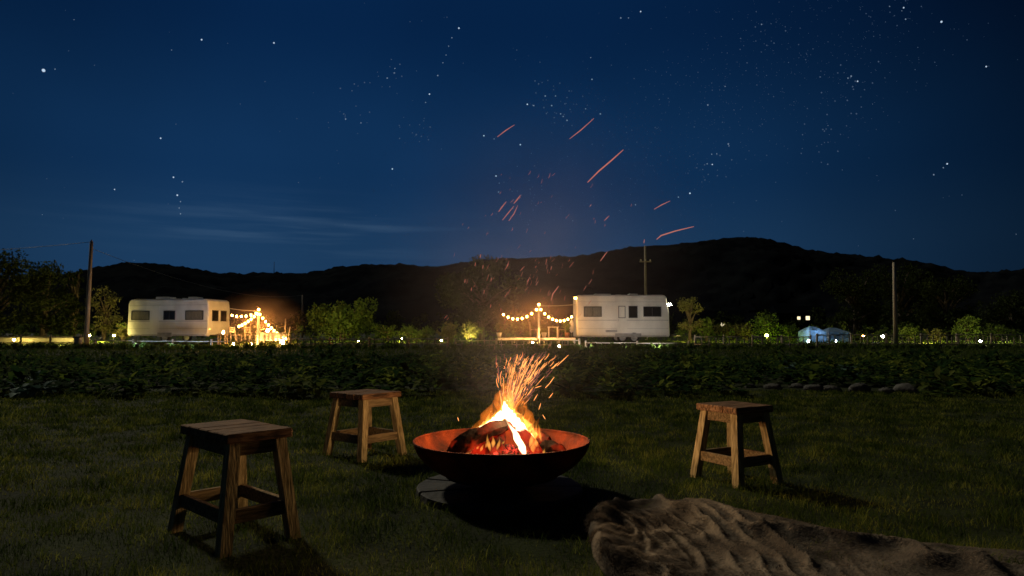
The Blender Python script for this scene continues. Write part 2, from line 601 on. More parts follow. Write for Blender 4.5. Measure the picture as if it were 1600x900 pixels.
# ------------------------------------------------------------------ foliage helpers
def leaf_cloud(centers, radii, n, size, flat=.75, seed=0, up=0.0):
    """n small leaf quads scattered in clumps"""
    rg = np.random.default_rng(seed)
    centers, radii = np.array(centers), np.array(radii)
    w = radii ** 2
    k = rg.choice(len(centers), n, p=w / w.sum())
    dirs = rg.normal(size=(n, 3))
    dirs /= np.linalg.norm(dirs, axis=1)[:, None]
    rr = (rg.random(n) ** .45)[:, None]
    p = centers[k] + dirs * rr * radii[k][:, None] * np.array([1, 1, flat])
    a = rg.normal(size=(n, 3))
    a[:, 2] += up * 2
    a /= np.linalg.norm(a, axis=1)[:, None]
    b = np.cross(a, rg.normal(size=(n, 3)))
    b /= np.linalg.norm(b, axis=1)[:, None]
    s = (size * (.6 + .8 * rg.random(n)))[:, None]
    Q = np.stack([p - a * s * .6, p + b * s * .32, p + a * s * .7, p - b * s * .32], 1)
    t = np.clip(.5 + .35 * (rg.random(n) - .5) + .4 * (rg.random(len(centers))[k] - .5), 0, 1)
    return Q.reshape(-1, 3), np.arange(n * 4).reshape(-1, 4), np.repeat(t, 4)


def tree(name, label, px, Y, top_py, w_px, mat='foliage', n=2600, leaf=.13, seed=1, base_frac=.22, cat='tree', group=None, bushy=False):
    base = at(px, 530, Y)
    z0 = gz(base.x, Y) if Y < 500 else 0
    H = at(px, top_py, Y).z - z0
    Wd = w_px * Y / FPX
    rnd = random.Random(seed)
    o = thing(name, label, cat, (base.x, Y, z0), group=group)
    tk = MB()
    r0 = max(.05, H * (.022 if bushy else .035))
    lean = rnd.uniform(-.06, .06) * H
    if not bushy:
        tk.tube([(0, 0, -.1), (lean * .2, 0, H * .25), (lean * .6, .05, H * .5), (lean, .0, H * .82)], [r0 * 1.25, r0, r0 * .7, r0 * .2], 8)
    cs, rs = [], []
    nl = 16 if bushy else 20
    for q in range(nl):
        th = q * 2.4 + rnd.random()
        if bushy:
            e = Vector((math.cos(th) * Wd * rnd.uniform(.1, .46), math.sin(th) * Wd * rnd.uniform(.05, .3), H * rnd.uniform(.35, .90)))
            tk.tube([(0, 0, -.05), (e.x * .3, e.y * .3, e.z * .55), e], [r0, r0 * .6, r0 * .15], 5)
            for f_ in (.45, .7, .92):
                cs.append((e.x * (f_ * 1.0), e.y * f_, e.z * (f_ ** .8)))
                rs.append(Wd * rnd.uniform(.05, .12))
        else:
            hf = rnd.uniform(base_frac + .12, .93)
            wf = math.sin(math.pi * min(1, max(0.05, (hf - base_frac * .6) / (1.06 - base_frac * .6)))) ** .7
            e = Vector((math.cos(th) * Wd * .40 * wf * rnd.uniform(.5, 1), math.sin(th) * Wd * .36 * wf * rnd.uniform(.5, 1), H * hf))
            st = Vector((lean * .5, 0, H * hf * rnd.uniform(.45, .7)))
            mid = st.lerp(e, .5) + Vector((0, 0, .03 * H))
            tk.tube([st, mid, e], [r0 * .45, r0 * .3, r0 * .08], 5)
            cs.append(tuple(e))
            rs.append(Wd * rnd.uniform(.10, .19))
            cs.append(tuple(e.lerp(st, .35) + Vector((rnd.uniform(-.1, .1) * Wd, 0, .03 * H))))
            rs.append(Wd * rnd.uniform(.08, .15))
    tk.build('stem' if bushy else 'trunk', M['bark'], o)
    V, F, A = leaf_cloud(cs, rs, n, leaf, .85, seed, up=.6 if bushy else 0)
    V[:, 2] = np.maximum(V[:, 2], .05)
    npmesh('crown', V, F, M[mat], o, attr=A)
    return o


def wood_line(name, label, x0, x1, Y, zt, n, leaf, mat, seed, cat='woodland'):
    rg = np.random.default_rng(seed)
    cs, rs = [], []
    xx = x0
    while xx < x1:
        h = zt * rg.uniform(.55, 1.1)
        for q in range(3):
            cs.append((xx + rg.normal() * .6, Y + rg.normal() * 1.2, h * (.25 + .3 * q)))
            rs.append(zt * rg.uniform(.16, .30))
        xx += zt * rg.uniform(.18, .40)
    V, F, A = leaf_cloud(cs, rs, n, leaf, .9, seed)
    V[:, 2] = np.maximum(V[:, 2] + gz(0, Y), .05)
    return tag(npmesh(name, V, F, M[mat], attr=A), label, cat, kind='stuff')


for k_, (px_, Y_, tp_, w_, mt_, lb_) in enumerate((
        (604, 42.5, 507, 46, 'foliage', 'low lit shrub just right of the wide green bush'), (700, 42, 500, 44, 'foliage_pale', 'pale shrub at the left foot of the large middle tree'),
        (735, 43, 496, 40, 'foliage_pale', 'pale shrub under the middle of the large middle tree'), (1104, 43, 492, 40, 'foliage', 'green shrub just right of the small pale tree'),
        (1166, 44, 502, 42, 'foliage_pale', 'pale shrub left of the yellow-green lamp'), (1236, 43, 505, 40, 'foliage', 'low shrub left of the pale blue tents'),
        (1420, 42, 508, 44, 'foliage', 'low lit shrub just right of the right utility pole'), (1462, 42, 512, 40, 'foliage_pale', 'pale low shrub between the right pole and the small lit tree'),
        (1556, 42, 503, 46, 'foliage', 'green shrub near the right edge behind the fence'), (192, 42.5, 500, 34, 'foliage_pale', 'pale shrub against the left end of the left caravan'))):
    tree('small_shrub', lb_, px_, Y_, tp_, w_, mt_, 700, .12, 80 + k_, cat='bush', bushy=True)
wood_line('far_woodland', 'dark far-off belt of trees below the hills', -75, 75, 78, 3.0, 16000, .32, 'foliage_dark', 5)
wood_line('hedge_undergrowth', 'low scrubby undergrowth behind the camp fence', -42, 45, 45.5, 1.15, 15000, .13, 'foliage', 6, 'undergrowth')

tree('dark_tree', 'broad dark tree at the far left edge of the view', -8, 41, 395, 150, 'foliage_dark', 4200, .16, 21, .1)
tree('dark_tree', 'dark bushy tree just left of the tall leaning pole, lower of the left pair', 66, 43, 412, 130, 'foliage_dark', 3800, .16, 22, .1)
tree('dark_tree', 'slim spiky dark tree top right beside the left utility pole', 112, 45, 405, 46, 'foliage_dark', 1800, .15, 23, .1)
tree('lit_tree', 'pale loose tree lit yellow between the left pole and the left caravan', 162, 44, 446, 62, 'foliage_pale', 1100, .13, 24, .1)
tree('willow_bush', 'wide bright green upright bush between the left caravan and the middle tree', 534, 43, 461, 160, 'foliage', 4600, .17, 25, cat='bush', bushy=True)
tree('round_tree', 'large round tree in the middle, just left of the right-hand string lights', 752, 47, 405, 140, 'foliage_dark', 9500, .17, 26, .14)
tree('lit_tree', 'small pale lit tree right of the right caravan', 1078, 43, 463, 50, 'foliage_pale', 1100, .12, 27, .1)
tree('small_shrub', 'dim reddish-brown shrub between the right caravan and the green lamp', 1140, 45, 500, 60, 'foliage_pale', 800, .12, 28, cat='bush', bushy=True)
tree('small_tree', 'small green tree glowing around the yellow-green garden lamp', 1200, 43.5, 488, 62, 'foliage', 1000, .13, 29, .1)
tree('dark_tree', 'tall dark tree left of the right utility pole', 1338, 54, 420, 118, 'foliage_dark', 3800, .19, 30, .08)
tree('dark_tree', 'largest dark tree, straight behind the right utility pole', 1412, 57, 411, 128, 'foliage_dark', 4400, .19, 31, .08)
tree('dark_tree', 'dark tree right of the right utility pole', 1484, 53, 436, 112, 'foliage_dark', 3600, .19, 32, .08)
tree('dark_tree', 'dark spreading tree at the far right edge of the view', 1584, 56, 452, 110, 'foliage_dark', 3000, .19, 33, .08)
tree('small_tree', 'small lit green tree behind the fence near the right edge', 1512, 41, 494, 48, 'foliage', 1000, .13, 34, .1)
tree('small_shrub', 'low green shrub behind the fence left of the middle tree', 650, 42, 508, 70, 'foliage', 900, .12, 35, cat='bush', bushy=True)
tree('small_shrub', 'thin pale shrub standing between the middle tree and the string light pole', 786, 43, 500, 26, 'foliage_pale', 300, .11, 36, cat='bush', bushy=True)

# ------------------------------------------------------------------ crop bed
def leaf_patch(L, Wd, droop, fold):
    """3x2 quad leaf, points along +x"""
    P = []
    for i_, (t, w) in enumerate(((0, .12), (.30, .85), (.66, 1.0), (1, .08))):
        for s_ in (-1, 0, 1):
            P.append((t * L, s_ * w * Wd / 2, -droop * t * t * L + abs(s_) * fold * w * Wd))
    Fq = []
    for a in range(3):
        for b in range(2):
            o_ = a * 3 + b
            Fq.append((o_, o_ + 3, o_ + 4, o_ + 1))
    return np.array(P), np.array(Fq)


def plant_arrays(rg, H, spread, nleaf, L, Wd, erect):
    Vs, Fs, As, o_ = [], [], [], 0
    for q in range(nleaf):
        P_, F_ = leaf_patch(L * rg.uniform(.6, 1.2), Wd * rg.uniform(.7, 1.2), rg.uniform(.1, .7), rg.uniform(.02, .25))
        az_ = rg.uniform(0, 2 * math.pi)
        el_ = rg.uniform(-.2, 1.0) * erect
        ca, sa, ce, se = math.cos(az_), math.sin(az_), math.cos(el_), math.sin(el_)
        Mx = np.array([[ca * ce, -sa, -ca * se], [sa * ce, ca, -sa * se], [se, 0, ce]])
        z = H * rg.uniform(.05, .8) ** .8
        st = np.array([math.cos(az_) * spread * rg.uniform(.0, .55), math.sin(az_) * spread * rg.uniform(0, .55), z])
        Vs.append(P_ @ Mx.T + st)
        Fs.append(F_ + o_)
        o_ += len(P_)
        As.append(np.full(len(P_), rg.uniform(0, 1)))
    return np.concatenate(Vs), np.concatenate(Fs), np.concatenate(As)


rg = np.random.default_rng(3)
protos = [plant_arrays(rg, rg.uniform(.34, .50), .40, 26, .18, .12, 1.0) for _ in range(5)] + [plant_arrays(rg, .55, .3, 30, .12, .07, 1.3) for _ in range(2)]
Vs, Fs, As, o_ = [], [], [], 0
for rowy in np.arange(10.35, 20.5, .52):
    x = -rowy * .80 - 1.6
    while x < rowy * .80 + 1.6:
        yy = rowy + rg.normal() * .11
        P_, F_, A_ = protos[rg.integers(len(protos))]
        s_ = rg.uniform(.7, 1.15)
        h_ = s_ * rg.uniform(.75, 1.1)
        h_ *= .85 + .35 * math.sin(x * 1.3 + rowy * .9) * math.sin(rowy * 1.7 - x * .6) + .12 * rg.normal()
        if rowy < 10.8:
            h_ *= .62
        xx = x + rg.normal() * .1
        # thin patch at right where the stones and the pale mounds lie
        px_ = 800 + xx / yy * FPX
        ok = not (1165 < px_ < 1450 and yy < 12.0)
        if ok:
            th = rg.uniform(0, 6.28)
            c_, s2 = math.cos(th), math.sin(th)
            Q = P_.copy()
            Q = np.stack([(Q[:, 0] * c_ - Q[:, 1] * s2) * s_ + xx, (Q[:, 0] * s2 + Q[:, 1] * c_) * s_ + yy, Q[:, 2] * h_], -1)
            Vs.append(Q)
            Fs.append(F_ + o_)
            o_ += len(Q)
            As.append(np.clip(A_ * .7 + .3 * rg.random(), 0, 1))
        x += rg.uniform(.34, .56)
tag(npmesh('crop_foliage', np.concatenate(Vs), np.concatenate(Fs), M['crop'], attr=np.concatenate(As), smooth=True),
    'tangled dark leafy crops filling the vegetable bed behind the lawn', 'crops', kind='stuff')


Vs, Fs, As, o_ = [], [], [], 0
for q in range(120):
    yy = 10.3 + 8.5 * rg.random() ** 1.6
    xx = (rg.random() * 2 - 1) * (yy * .8 + 1)
    if 1165 < 800 + xx / yy * FPX < 1450 and yy < 12:
        continue
    P_, F_, A_ = plant_arrays(rg, rg.uniform(.25, .55) * (.7 if yy < 11 else 1), rg.uniform(.15, .35), int(rg.integers(8, 20)), rg.uniform(.10, .19), rg.uniform(.05, .11), 1.2)
    Vs.append(P_ + np.array([xx, yy, 0]))
    Fs.append(F_ + o_)
    o_ += len(P_)
    As.append(A_)
tag(npmesh('tall_weeds', np.concatenate(Vs), np.concatenate(Fs), M['weed'], attr=np.concatenate(As), smooth=True),
    'yellow-green weeds scattered through the dark crop bed', 'weeds', kind='stuff')


def one_plant(name, label, px, py, H, spread, nl, L, Wd, mat, seed, erect=.9, cat='plant'):
    p = gnd(px, py)
    rg_ = np.random.default_rng(seed)
    V, F, A = plant_arrays(rg_, H, spread, nl, L, Wd, erect)
    o = npmesh(name, V, F, M[mat], attr=A, smooth=True)
    o.location = (p.x, p.y, 0)
    return tag(o, label, cat)


one_plant('cabbage_plant', 'blue-green cabbage at the far left, nearest the left edge of the lawn', 28, 622, .18, .22, 16, .13, .12, 'cabbage', 41, 1.1)
one_plant('cabbage_plant', 'largest blue-green cabbage with broad pale leaves, second from the left edge', 58, 621, .22, .28, 20, .15, .13, 'cabbage', 42, 1.1)
one_plant('cabbage_plant', 'blue-green cabbage standing behind the two nearest cabbages at left', 50, 606, .28, .24, 16, .14, .11, 'cabbage', 43, 1.1)
one_plant('leafy_plant', 'yellow-green leafy plant at the edge of the bed, left of the rear stool', 448, 621, .26, .30, 16, .20, .12, 'cropy', 44)
one_plant('leafy_plant', 'yellow-green leafy plant touching the rear stool from the left', 492, 620, .30, .30, 18, .20, .12, 'cropy', 45)
one_plant('leafy_plant', 'low pale plant at the bed edge, between the near and rear stools', 318, 618, .18, .30, 12, .18, .10, 'cropy', 46)
one_plant('leafy_plant', 'yellow-green plant at the bed edge, just right of the rear stool', 640, 617, .26, .26, 14, .18, .11, 'cropy', 47)
one_plant('leafy_plant', 'tall yellow-green plant catching light left of the spark plume', 772, 604, .42, .26, 16, .18, .10, 'cropy', 48)
one_plant('leafy_plant', 'pale leafy plant in the bed right of the spark plume', 905, 612, .42, .34, 20, .19, .12, 'cropy', 49)
one_plant('leafy_plant', 'yellow-green tall leaves in the bed right of the pale mounds, left one', 1455, 612, .32, .24, 14, .22, .10, 'cropy', 50, 1.3)
one_plant('leafy_plant', 'yellow-green tall leaves in the bed right of the pale mounds, right one', 1482, 613, .34, .24, 15, .22, .10, 'cropy', 51, 1.3)
one_plant('leafy_plant', 'grey-green plant behind the pale stones at right', 1330, 592, .36, .40, 18, .22, .16, 'cabbage', 52)
one_plant('leafy_plant', 'grey-green plant rising behind the left end of the stone row at right', 1235, 590, .34, .36, 16, .20, .15, 'cabbage', 53)

# pale stones and low mounds along the edge of the bed, right side
srnd = random.Random(9)
stone_spots = [(1172, 606, .16, 'low brown-grey stone at the left end of the row by the bed'), (1208, 608, .20, 'flat grey stone, second in the row by the bed'),
               (1246, 606, .17, 'small stone in the row, third from its left end'), (1272, 610, .22, 'brightest pale stone in the row behind the right stool'),
               (1300, 611, .20, 'squarish grey stone right of the brightest one'), (1344, 610, .26, 'wide greenish stone in the middle of the row'),
               (1384, 612, .15, 'small pale stone before the long low mound')]
for q, (px, py, r_, lb) in enumerate(stone_spots):
    p = gnd(px, py)
    mb = MB().ball((0, 0, 0), r_ * .58, 11, 8, 1.35, .8, .55, .20, srnd)
    o = mb.build('field_stone', M['stone'])
    o.location = (p.x, p.y, r_ * .12)
    o.rotation_euler = (0, 0, srnd.uniform(-1, 1))
    tag(o, lb, 'stone', 'stones along the edge of the bed')
mb = MB()
a_, b_ = gnd(1395, 610), gnd(1442, 614)
mb.tube([a_ + Vector((0, 0, -.02)), a_.lerp(b_, .2) + Vector((0, 0, .03)), a_.lerp(b_, .55) + Vector((0, .05, .05)), b_ + Vector((0, 0, -.04))], [.03, .08, .09, .02], 12)
tag(mb.build('sheeted_mound', M['stone']), 'long low pale mound at the right end of the stone row', 'mound')


# ------------------------------------------------------------------ stools
def stool(label, cx, cy_, rz, w, l, H=.48, splay=.055, seed=1):
    rnd = random.Random(seed)
    o = thing('wooden_stool', label, 'stool', (cx, cy_, 0), rz, 'wooden stools around the fire bowl')
    T, LG = .042, .052
    npk = max(3, round(l / .105))
    pw = l / npk
    for q in range(npk):
        yq = -l / 2 + pw * (q + .5)
        mb = MB().box((rnd.uniform(-.002, .002), yq, H - T / 2 + rnd.uniform(-.0012, .0012)), (w, pw - .004, T), None, .004)
        k = mb.build('seat_plank', M['wood_top'], o)
    ix, iy = w / 2 - LG / 2 - .022, l / 2 - LG / 2 - .022

    def legx(z):
        t = 1 - z / (H - T)
        return ix + splay * t, iy + splay * t
    for sx in (-1, 1):
        for sy in (-1, 1):
            vs = []
            for z in (-.01, H - T - .001):
                X, Y_ = legx(z)
                for dx, dy in ((-1, -1), (1, -1), (1, 1), (-1, 1)):
                    vs.append((sx * X + dx * LG / 2, sy * Y_ + dy * LG / 2, z))
            MB().add(vs, [(3, 2, 1, 0), (4, 5, 6, 7)] + [(i_, (i_ + 1) % 4, (i_ + 1) % 4 + 4, i_ + 4) for i_ in range(4)]).build('leg', M['wood_leg'], o)
    for z0, hh, th, nm in ((H - T - .032, .058, .022, 'apron'), (.145, .060, .024, 'stretcher')):
        X, Y_ = legx(z0)
        for s_ in (-1, 1):
            MB().box((0, s_ * Y_, z0), (2 * X - LG + .002, th, hh), None, .002).build(nm, M['wood_rail'], o)
            mb = MB().box((s_ * X, 0, z0 - (0 if nm == 'apron' else .0)), (th, 2 * Y_ - LG + .002, hh), None, .002)
            mb.build(nm, M['wood_rail'], o)
    return o


stool('nearest wooden stool at lower left, larger than the others in view', -1.305, 3.262, R(47), .31, .505, .50, seed=1)
stool('rear wooden stool left of the fire bowl, against the crop bed', -1.145, 5.38, R(52), .385, .40, seed=2)
stool('wooden stool at right, beyond the fur throw', 1.435, 4.45, R(29), .33, .35, seed=3)

# ------------------------------------------------------------------ fire bowl on its stone base
base = thing('stone_base', 'ring of flat stones lying in the grass under the fire bowl', 'paving', (BC.x, BC.y, 0))
prnd = random.Random(4)
nst = 9
for q in range(nst):
    a0, a1 = 2 * math.pi * q / nst + .02, 2 * math.pi * (q + 1) / nst - .02
    ro = .50 + prnd.uniform(-.03, .035)
    pts = []
    for t in (0, .33, .66, 1):
        a = a0 + (a1 - a0) * t
        pts.append((math.cos(a) * ro * (1 + prnd.uniform(-.02, .02)), math.sin(a) * ro * (1 + prnd.uniform(-.02, .02))))
    for t in (1, 0):
        a = a0 + (a1 - a0) * t
        pts.append((math.cos(a) * .15, math.sin(a) * .15))
    zt = .040 + prnd.uniform(-.006, .006)
    n_ = len(pts)
    MB().add([(x, y, -.01) for x, y in pts] + [(x, y, zt - .008) for x, y in pts] + [(x * .98, y * .98, zt) for x, y in pts],
             [tuple(range(n_, 0, -1))[0:0] or tuple(range(n_ - 1, -1, -1)), tuple(range(2 * n_, 3 * n_))] +
             [(k * n_ + i_, k * n_ + (i_ + 1) % n_, (k + 1) * n_ + (i_ + 1) % n_, (k + 1) * n_ + i_) for k in (0, 1) for i_ in range(n_)]).build('stone', M['slab'], base)

bowl = thing('fire_bowl', 'wide rusty steel fire bowl holding the burning logs', 'fire bowl', (BC.x, BC.y, 0))
RB, ZR, ZB = .522, .302, .047
prof_o, prof_i = [], []
for k in range(15):
    t = k / 14
    a = t * math.pi / 2 * .93
    r_ = RB * math.sin(a) / math.sin(math.pi / 2 * .93)
    z_ = ZB + (ZR - ZB) * (1 - math.cos(a)) / (1 - math.cos(math.pi / 2 * .93))
    prof_o.append((max(r_, .001), z_))
    prof_i.append((max(r_ - .008, .001), z_ + .008 * (1 - t)))
rim = [(RB + .001, ZR + .002), (RB, ZR + .008), (RB - .008, ZR + .008), (RB - .010, ZR + .001)]
MB().lathe(prof_o + rim + prof_i[::-1], n=72).build('bowl', M['rust'], bowl)
MB().lathe([(.001, .0395), (.17, .0395), (.175, .043), (.175, .060), (.12, .064)], n=40).build('foot_ring', M['rust'], bowl)

# embers bed and logs
er = random.Random(5)
mb = MB()
for q in range(210):
    a, rr = er.uniform(0, 6.28), .27 * math.sqrt(er.random())
    mb.ball((math.cos(a) * rr, math.sin(a) * rr, .175 + .10 * max(0, 1 - rr / .25) + er.uniform(-.012, .014)), er.uniform(.014, .034), 6, 4, 1, 1, .8, .2, er)
emb = mb.build('embers', M['ember_bed'])
emb.location = (BC.x, BC.y, 0)
tag(emb, 'bed of red glowing embers heaped in the fire bowl', 'embers', kind='stuff')
mb = MB().lathe([(.001, .20), (.15, .19), (.28, .145), (.33, .10)], n=24)
ash = mb.build('ash_heap', M['char'])
ash.location = (BC.x, BC.y, 0)
tag(ash, 'dark heap of ash and charcoal under the embers', 'ash', kind='stuff')


def log(label, p0, p1, r0, r1, mat, seed, bend=.02, n=7):
    rnd = random.Random(seed)
    p0, p1 = Vector(p0), Vector(p1)
    k = 8
    pts, rad = [], []
    for q in range(k):
        t = q / (k - 1)
        pts.append(p0.lerp(p1, t) + Vector((0, 0, bend * math.sin(math.pi * t))))
        e = 1 - .35 * (abs(2 * t - 1) ** 8)
        rad.append((r0 + (r1 - r0) * t) * e * rnd.uniform(.92, 1.08))
    mb = MB()
    mb.tube(pts, rad, n)
    vs = [Vector(v) for v in mb.v]
    mb.v = [tuple(v + Vector((rnd.uniform(-1, 1), rnd.uniform(-1, 1), rnd.uniform(-1, 1))) * r0 * .17) for v in vs]
    mb.sm = [False] * len(mb.sm)
    return tag(mb.build('burning_log', M[mat]), label, 'log', 'logs burning in the fire bowl')


A_ = lambda px, py, Y: at(px, py, Y)
log('long charred log leaning from the left side of the bowl up to the flames', A_(702, 712, 3.90), A_(792, 664, 4.06), .050, .040, 'char_edge', 1, .03)
log('wide glowing red log upright at the centre of the fire', A_(772, 726, 4.02), A_(782, 668, 4.10), .075, .026, 'ember_log', 2)
log('glowing red log leaning behind the centre one to its left', A_(742, 718, 4.06), A_(778, 676, 4.12), .050, .034, 'ember_log', 3)
log('thin log under the white streak of flame, right of the centre', A_(824, 726, 3.92), A_(790, 655, 4.08), .020, .016, 'ember_log', 4)
log('red-edged log leaning left from the right of the bowl into the flames', A_(848, 722, 3.98), A_(806, 664, 4.12), .034, .026, 'ember_log', 5)
log('short dark log lying behind the right-hand flame', A_(858, 694, 4.22), A_(822, 680, 4.26), .040, .034, 'char_edge', 6)
log('black charred log end at the right side of the bowl', A_(884, 712, 4.08), A_(846, 698, 4.12), .050, .042, 'char_edge', 7, .012)
log('small charred stick lying low in front of the embers', A_(748, 716, 3.88), A_(802, 712, 3.88), .015, .013, 'char_edge', 8, .0)

# ------------------------------------------------------------------ flames: closed bodies of glowing gas
fire = thing('fire', 'tall white and orange flames rising from the logs in the bowl', 'fire', (0, 0, 0))
M['flame_core'] = volmat('flame_core_gas', (1.0, .62, .32), 250)
M['flame_mid'] = volmat('flame_body_gas', (1.0, .38, .06), 46)
M['flame_out'] = volmat('flame_outer_gas', (1.0, .22, .016), 6.5)
frn = random.Random(12)


def tongue(mb, px, py, tx, ty, rpx, Y, bulge=.35, Y2=None):
    """flame tongue from pixel-ish foot to tip at distance Y (converted to real points)"""
    p0, p1 = at(px, py, Y), at(tx, ty, Y2 or Y)
    r = rpx * Y / FPX
    k = 9
    ph = frn.uniform(0, 6.28)
    amp = (p1 - p0).length * .06
    pts, rad = [], []
    for q in range(k):
        t = q / (k - 1)
        w = (t / bulge) ** .6 if t < bulge else ((1 - t) / (1 - bulge)) ** 1.15
        pts.append(p0.lerp(p1, t) + Vector((math.sin(ph + t * 5) * amp * t, math.cos(ph + t * 4) * amp * t, 0)))
        rad.append(max(r * w, .0008))
    mb.tube(pts, rad, 8)


core, mid, out = MB(), MB(), MB()
def body(mb, pts, Y):
    """thick sheet of flame following points (px, py, radius px)"""
    P_, R_ = [], []
    n = len(pts)
    for k in range((n - 1) * 5 + 1):
        t = k / 5
        i_ = min(int(t), n - 2)
        f = t - i_
        x_, y_, r_ = [pts[i_][j] * (1 - f) + pts[i_ + 1][j] * f for j in range(3)]
        P_.append(at(x_ + frn.uniform(-.8, .8), y_ + frn.uniform(-1.2, 1.2), Y))
        R_.append(r_ * Y / FPX * frn.uniform(.72, 1.2))
    mb.tube(P_, R_, 10)


body(core, [(726, 686, 1.2), (738, 678, 3.2), (756, 668, 5.2), (774, 658, 6.6), (788, 645, 8.0)], 4.08)
body(core, [(788, 628, 2), (791, 644, 7.8), (803, 657, 8.6), (818, 672, 6.6), (834, 687, 2.8)], 4.07)
body(mid, [(718, 690, 1.5), (736, 677, 5.0), (758, 666, 6.5), (776, 658, 8.5), (790, 644, 10)], 4.09)
body(mid, [(790, 622, 3), (792, 642, 9), (806, 654, 10), (824, 668, 8), (838, 684, 5)], 4.09)
body(out, [(722, 690, 6), (756, 664, 13), (786, 636, 19), (796, 606, 13), (806, 580, 4)], 4.1)
body(out, [(800, 600, 8), (806, 640, 17), (826, 662, 14), (842, 684, 8)], 4.1)
for q in range(15):
    t = q / 14
    bx, by = 730 + 54 * t + frn.uniform(-3, 3), 681 - 32 * t
    h = 7 + 9 * t + frn.uniform(-3, 8)
    tongue(mid, bx, by + 5, bx + frn.uniform(1, 9), by - h, 3.2 + 3 * t, 4.08 + frn.uniform(-.03, .06), .3)
for q in range(13):
    t = q / 12
    bx, by = 800 + 34 * t + frn.uniform(-3, 3), 652 + 30 * t
    h = 16 - 4 * t + frn.uniform(-5, 9)
    tongue(mid, bx, by + 6, bx + frn.uniform(-3, 8), by - h, 5.5 - 2 * t, 4.08 + frn.uniform(-.03, .06), .3)
for (a, b, c, e, r_) in ((784, 650, 785, 622, 4.5), (791, 645, 788, 612, 6), (797, 645, 801, 606, 6.5), (803, 648, 797, 618, 5), (792, 640, 796, 598, 3.5), (846, 690, 840, 662, 2.6)):
    tongue(mid, a, b, c, e, r_, 4.09 + frn.uniform(-.04, .04), .3)
for (a, b, c, e, r_) in ((790, 640, 796, 580, 10), (802, 645, 812, 582, 9), (798, 630, 822, 566, 6), (795, 625, 805, 560, 6), (812, 655, 824, 612, 8), (776, 660, 772, 628, 6), (748, 680, 745, 655, 5), (832, 680, 842, 650, 6), (788, 640, 780, 606, 6)):
    tongue(out, a, b, c, e, r_, 4.1 + frn.uniform(-.06, .06))
# bright strip down the stick, low flames
tongue(core, 822, 715, 794, 655, 6.0, 3.92, .25, 4.02)
tongue(core, 813, 700, 797, 660, 6.0, 3.94, .4, 4.02)
for (a, b, c, e, r_) in ((766, 706, 761, 677, 3.5), (776, 704, 782, 682, 2.8), (750, 706, 757, 693, 2.4), (770, 700, 771, 680, 3.6), (758, 700, 765, 686, 2.6), (744, 702, 750, 696, 2.0), (784, 694, 790, 688, 1.8)):
    tongue(mid, a, b, c, e, r_, 3.90, .4)
for (a, b, c, e, r_) in ((834, 708, 832, 684, 5), (842, 711, 839, 692, 4.5), (848, 713, 852, 700, 3.4), (827, 700, 836, 668, 4), (833, 690, 840, 657, 3), (838, 700, 836, 680, 4)):
    tongue(mid, a, b, c, e, r_, 3.99)
tongue(mid, 722, 713, 738, 706, 2, 3.86, .4)
for f_ in (core.build('flame', M['flame_core'], fire), mid.build('flame', M['flame_mid'], fire), out.build('flame', M['flame_out'], fire)):
    f_['kind'] = 'stuff'
for (px, py, Y, e_, r_, lc) in ((796, 618, 4.12, 34, .04, (1.0, .66, .33)), (792, 652, 3.97, 10, .04, (1.0, .62, .28)), (806, 655, 4.20, 9, .05, (1.0, .38, .12)), (766, 703, 3.86, .8, .03, (1.0, .10, .02)), (818, 694, 3.95, .5, .03, (1.0, .14, .03))):
    L = bpy.data.lights.new('fire_light', 'POINT')
    L.energy, L.color, L.shadow_soft_size = e_, lc, r_
    lo = bpy.data.objects.new('fire_light', L)
    lo.location = at(px, py, Y)
    COL.objects.link(lo)
    lo.parent = fire


# ------------------------------------------------------------------ sparks
def sliver(mb, pts, r):
    n = len(pts)
    rad = [r * (.25 + .75 * math.sin(math.pi * (.12 + .8 * k / (n - 1)))) for k in range(n)]
    mb.tube(pts, rad, 5)


spk, spd = MB(), MB()
sr = random.Random(31)
for q in range(300):
    t0 = sr.random() ** .75
    sp = max(-1.15, min(1.25, sr.gauss(.05, .55)))
    x0 = 797 + sp * 12 + t0 * (25 + sp * 30)
    y0 = 640 - t0 * 78
    ln = sr.uniform(4, 30) * (1 - .45 * t0)
    ang = math.atan2(78, 24 + sp * 34 + 14 * t0) + sr.uniform(-.10, .10)
    Y = 4.1 + sr.uniform(-.14, .14)
    dx, dy = math.cos(ang) * ln, -math.sin(ang) * ln
    cv = sr.uniform(-2.2, 2.2)
    sliver(spk if sr.random() < .55 else spd, [at(x0 + dx * f + cv * 4 * f * (1 - f), y0 + dy * f, Y) for f in (0, .25, .5, .75, 1)], sr.uniform(.0007, .0016))
for (a, b, c, e) in ((836, 606, 846, 603), (861, 576, 868, 571), (870, 572, 888, 555), (858, 622, 864, 614), (842, 640, 845, 630), (866, 589, 858, 600),
                     (834, 626, 840, 616), (852, 606, 860, 598), (715, 652, 717, 658), (848, 648, 852, 655), (824, 600, 830, 588), (818, 612, 822, 604)):
    sliver(spk, [at(a, b, 4.1), at((a + c) / 2, (b + e) / 2, 4.1), at(c, e, 4.1)], .0019)
for q in range(90):      # fine ash sparks carried up with the smoke
    t0 = sr.random()
    x0, y0 = 822 + t0 * 20 + sr.gauss(0, 34 + 40 * t0), 560 - 300 * t0
    ln = sr.uniform(2, 9)
    ang = math.radians(sr.uniform(45, 85))
    Y = 4.1 + sr.uniform(-.4, .4)
    sliver(spd, [at(x0, y0, Y), at(x0 + math.cos(ang) * ln * .5 + .6, y0 - math.sin(ang) * ln * .5, Y), at(x0 + math.cos(ang) * ln, y0 - math.sin(ang) * ln, Y)], sr.uniform(.0005, .0011))
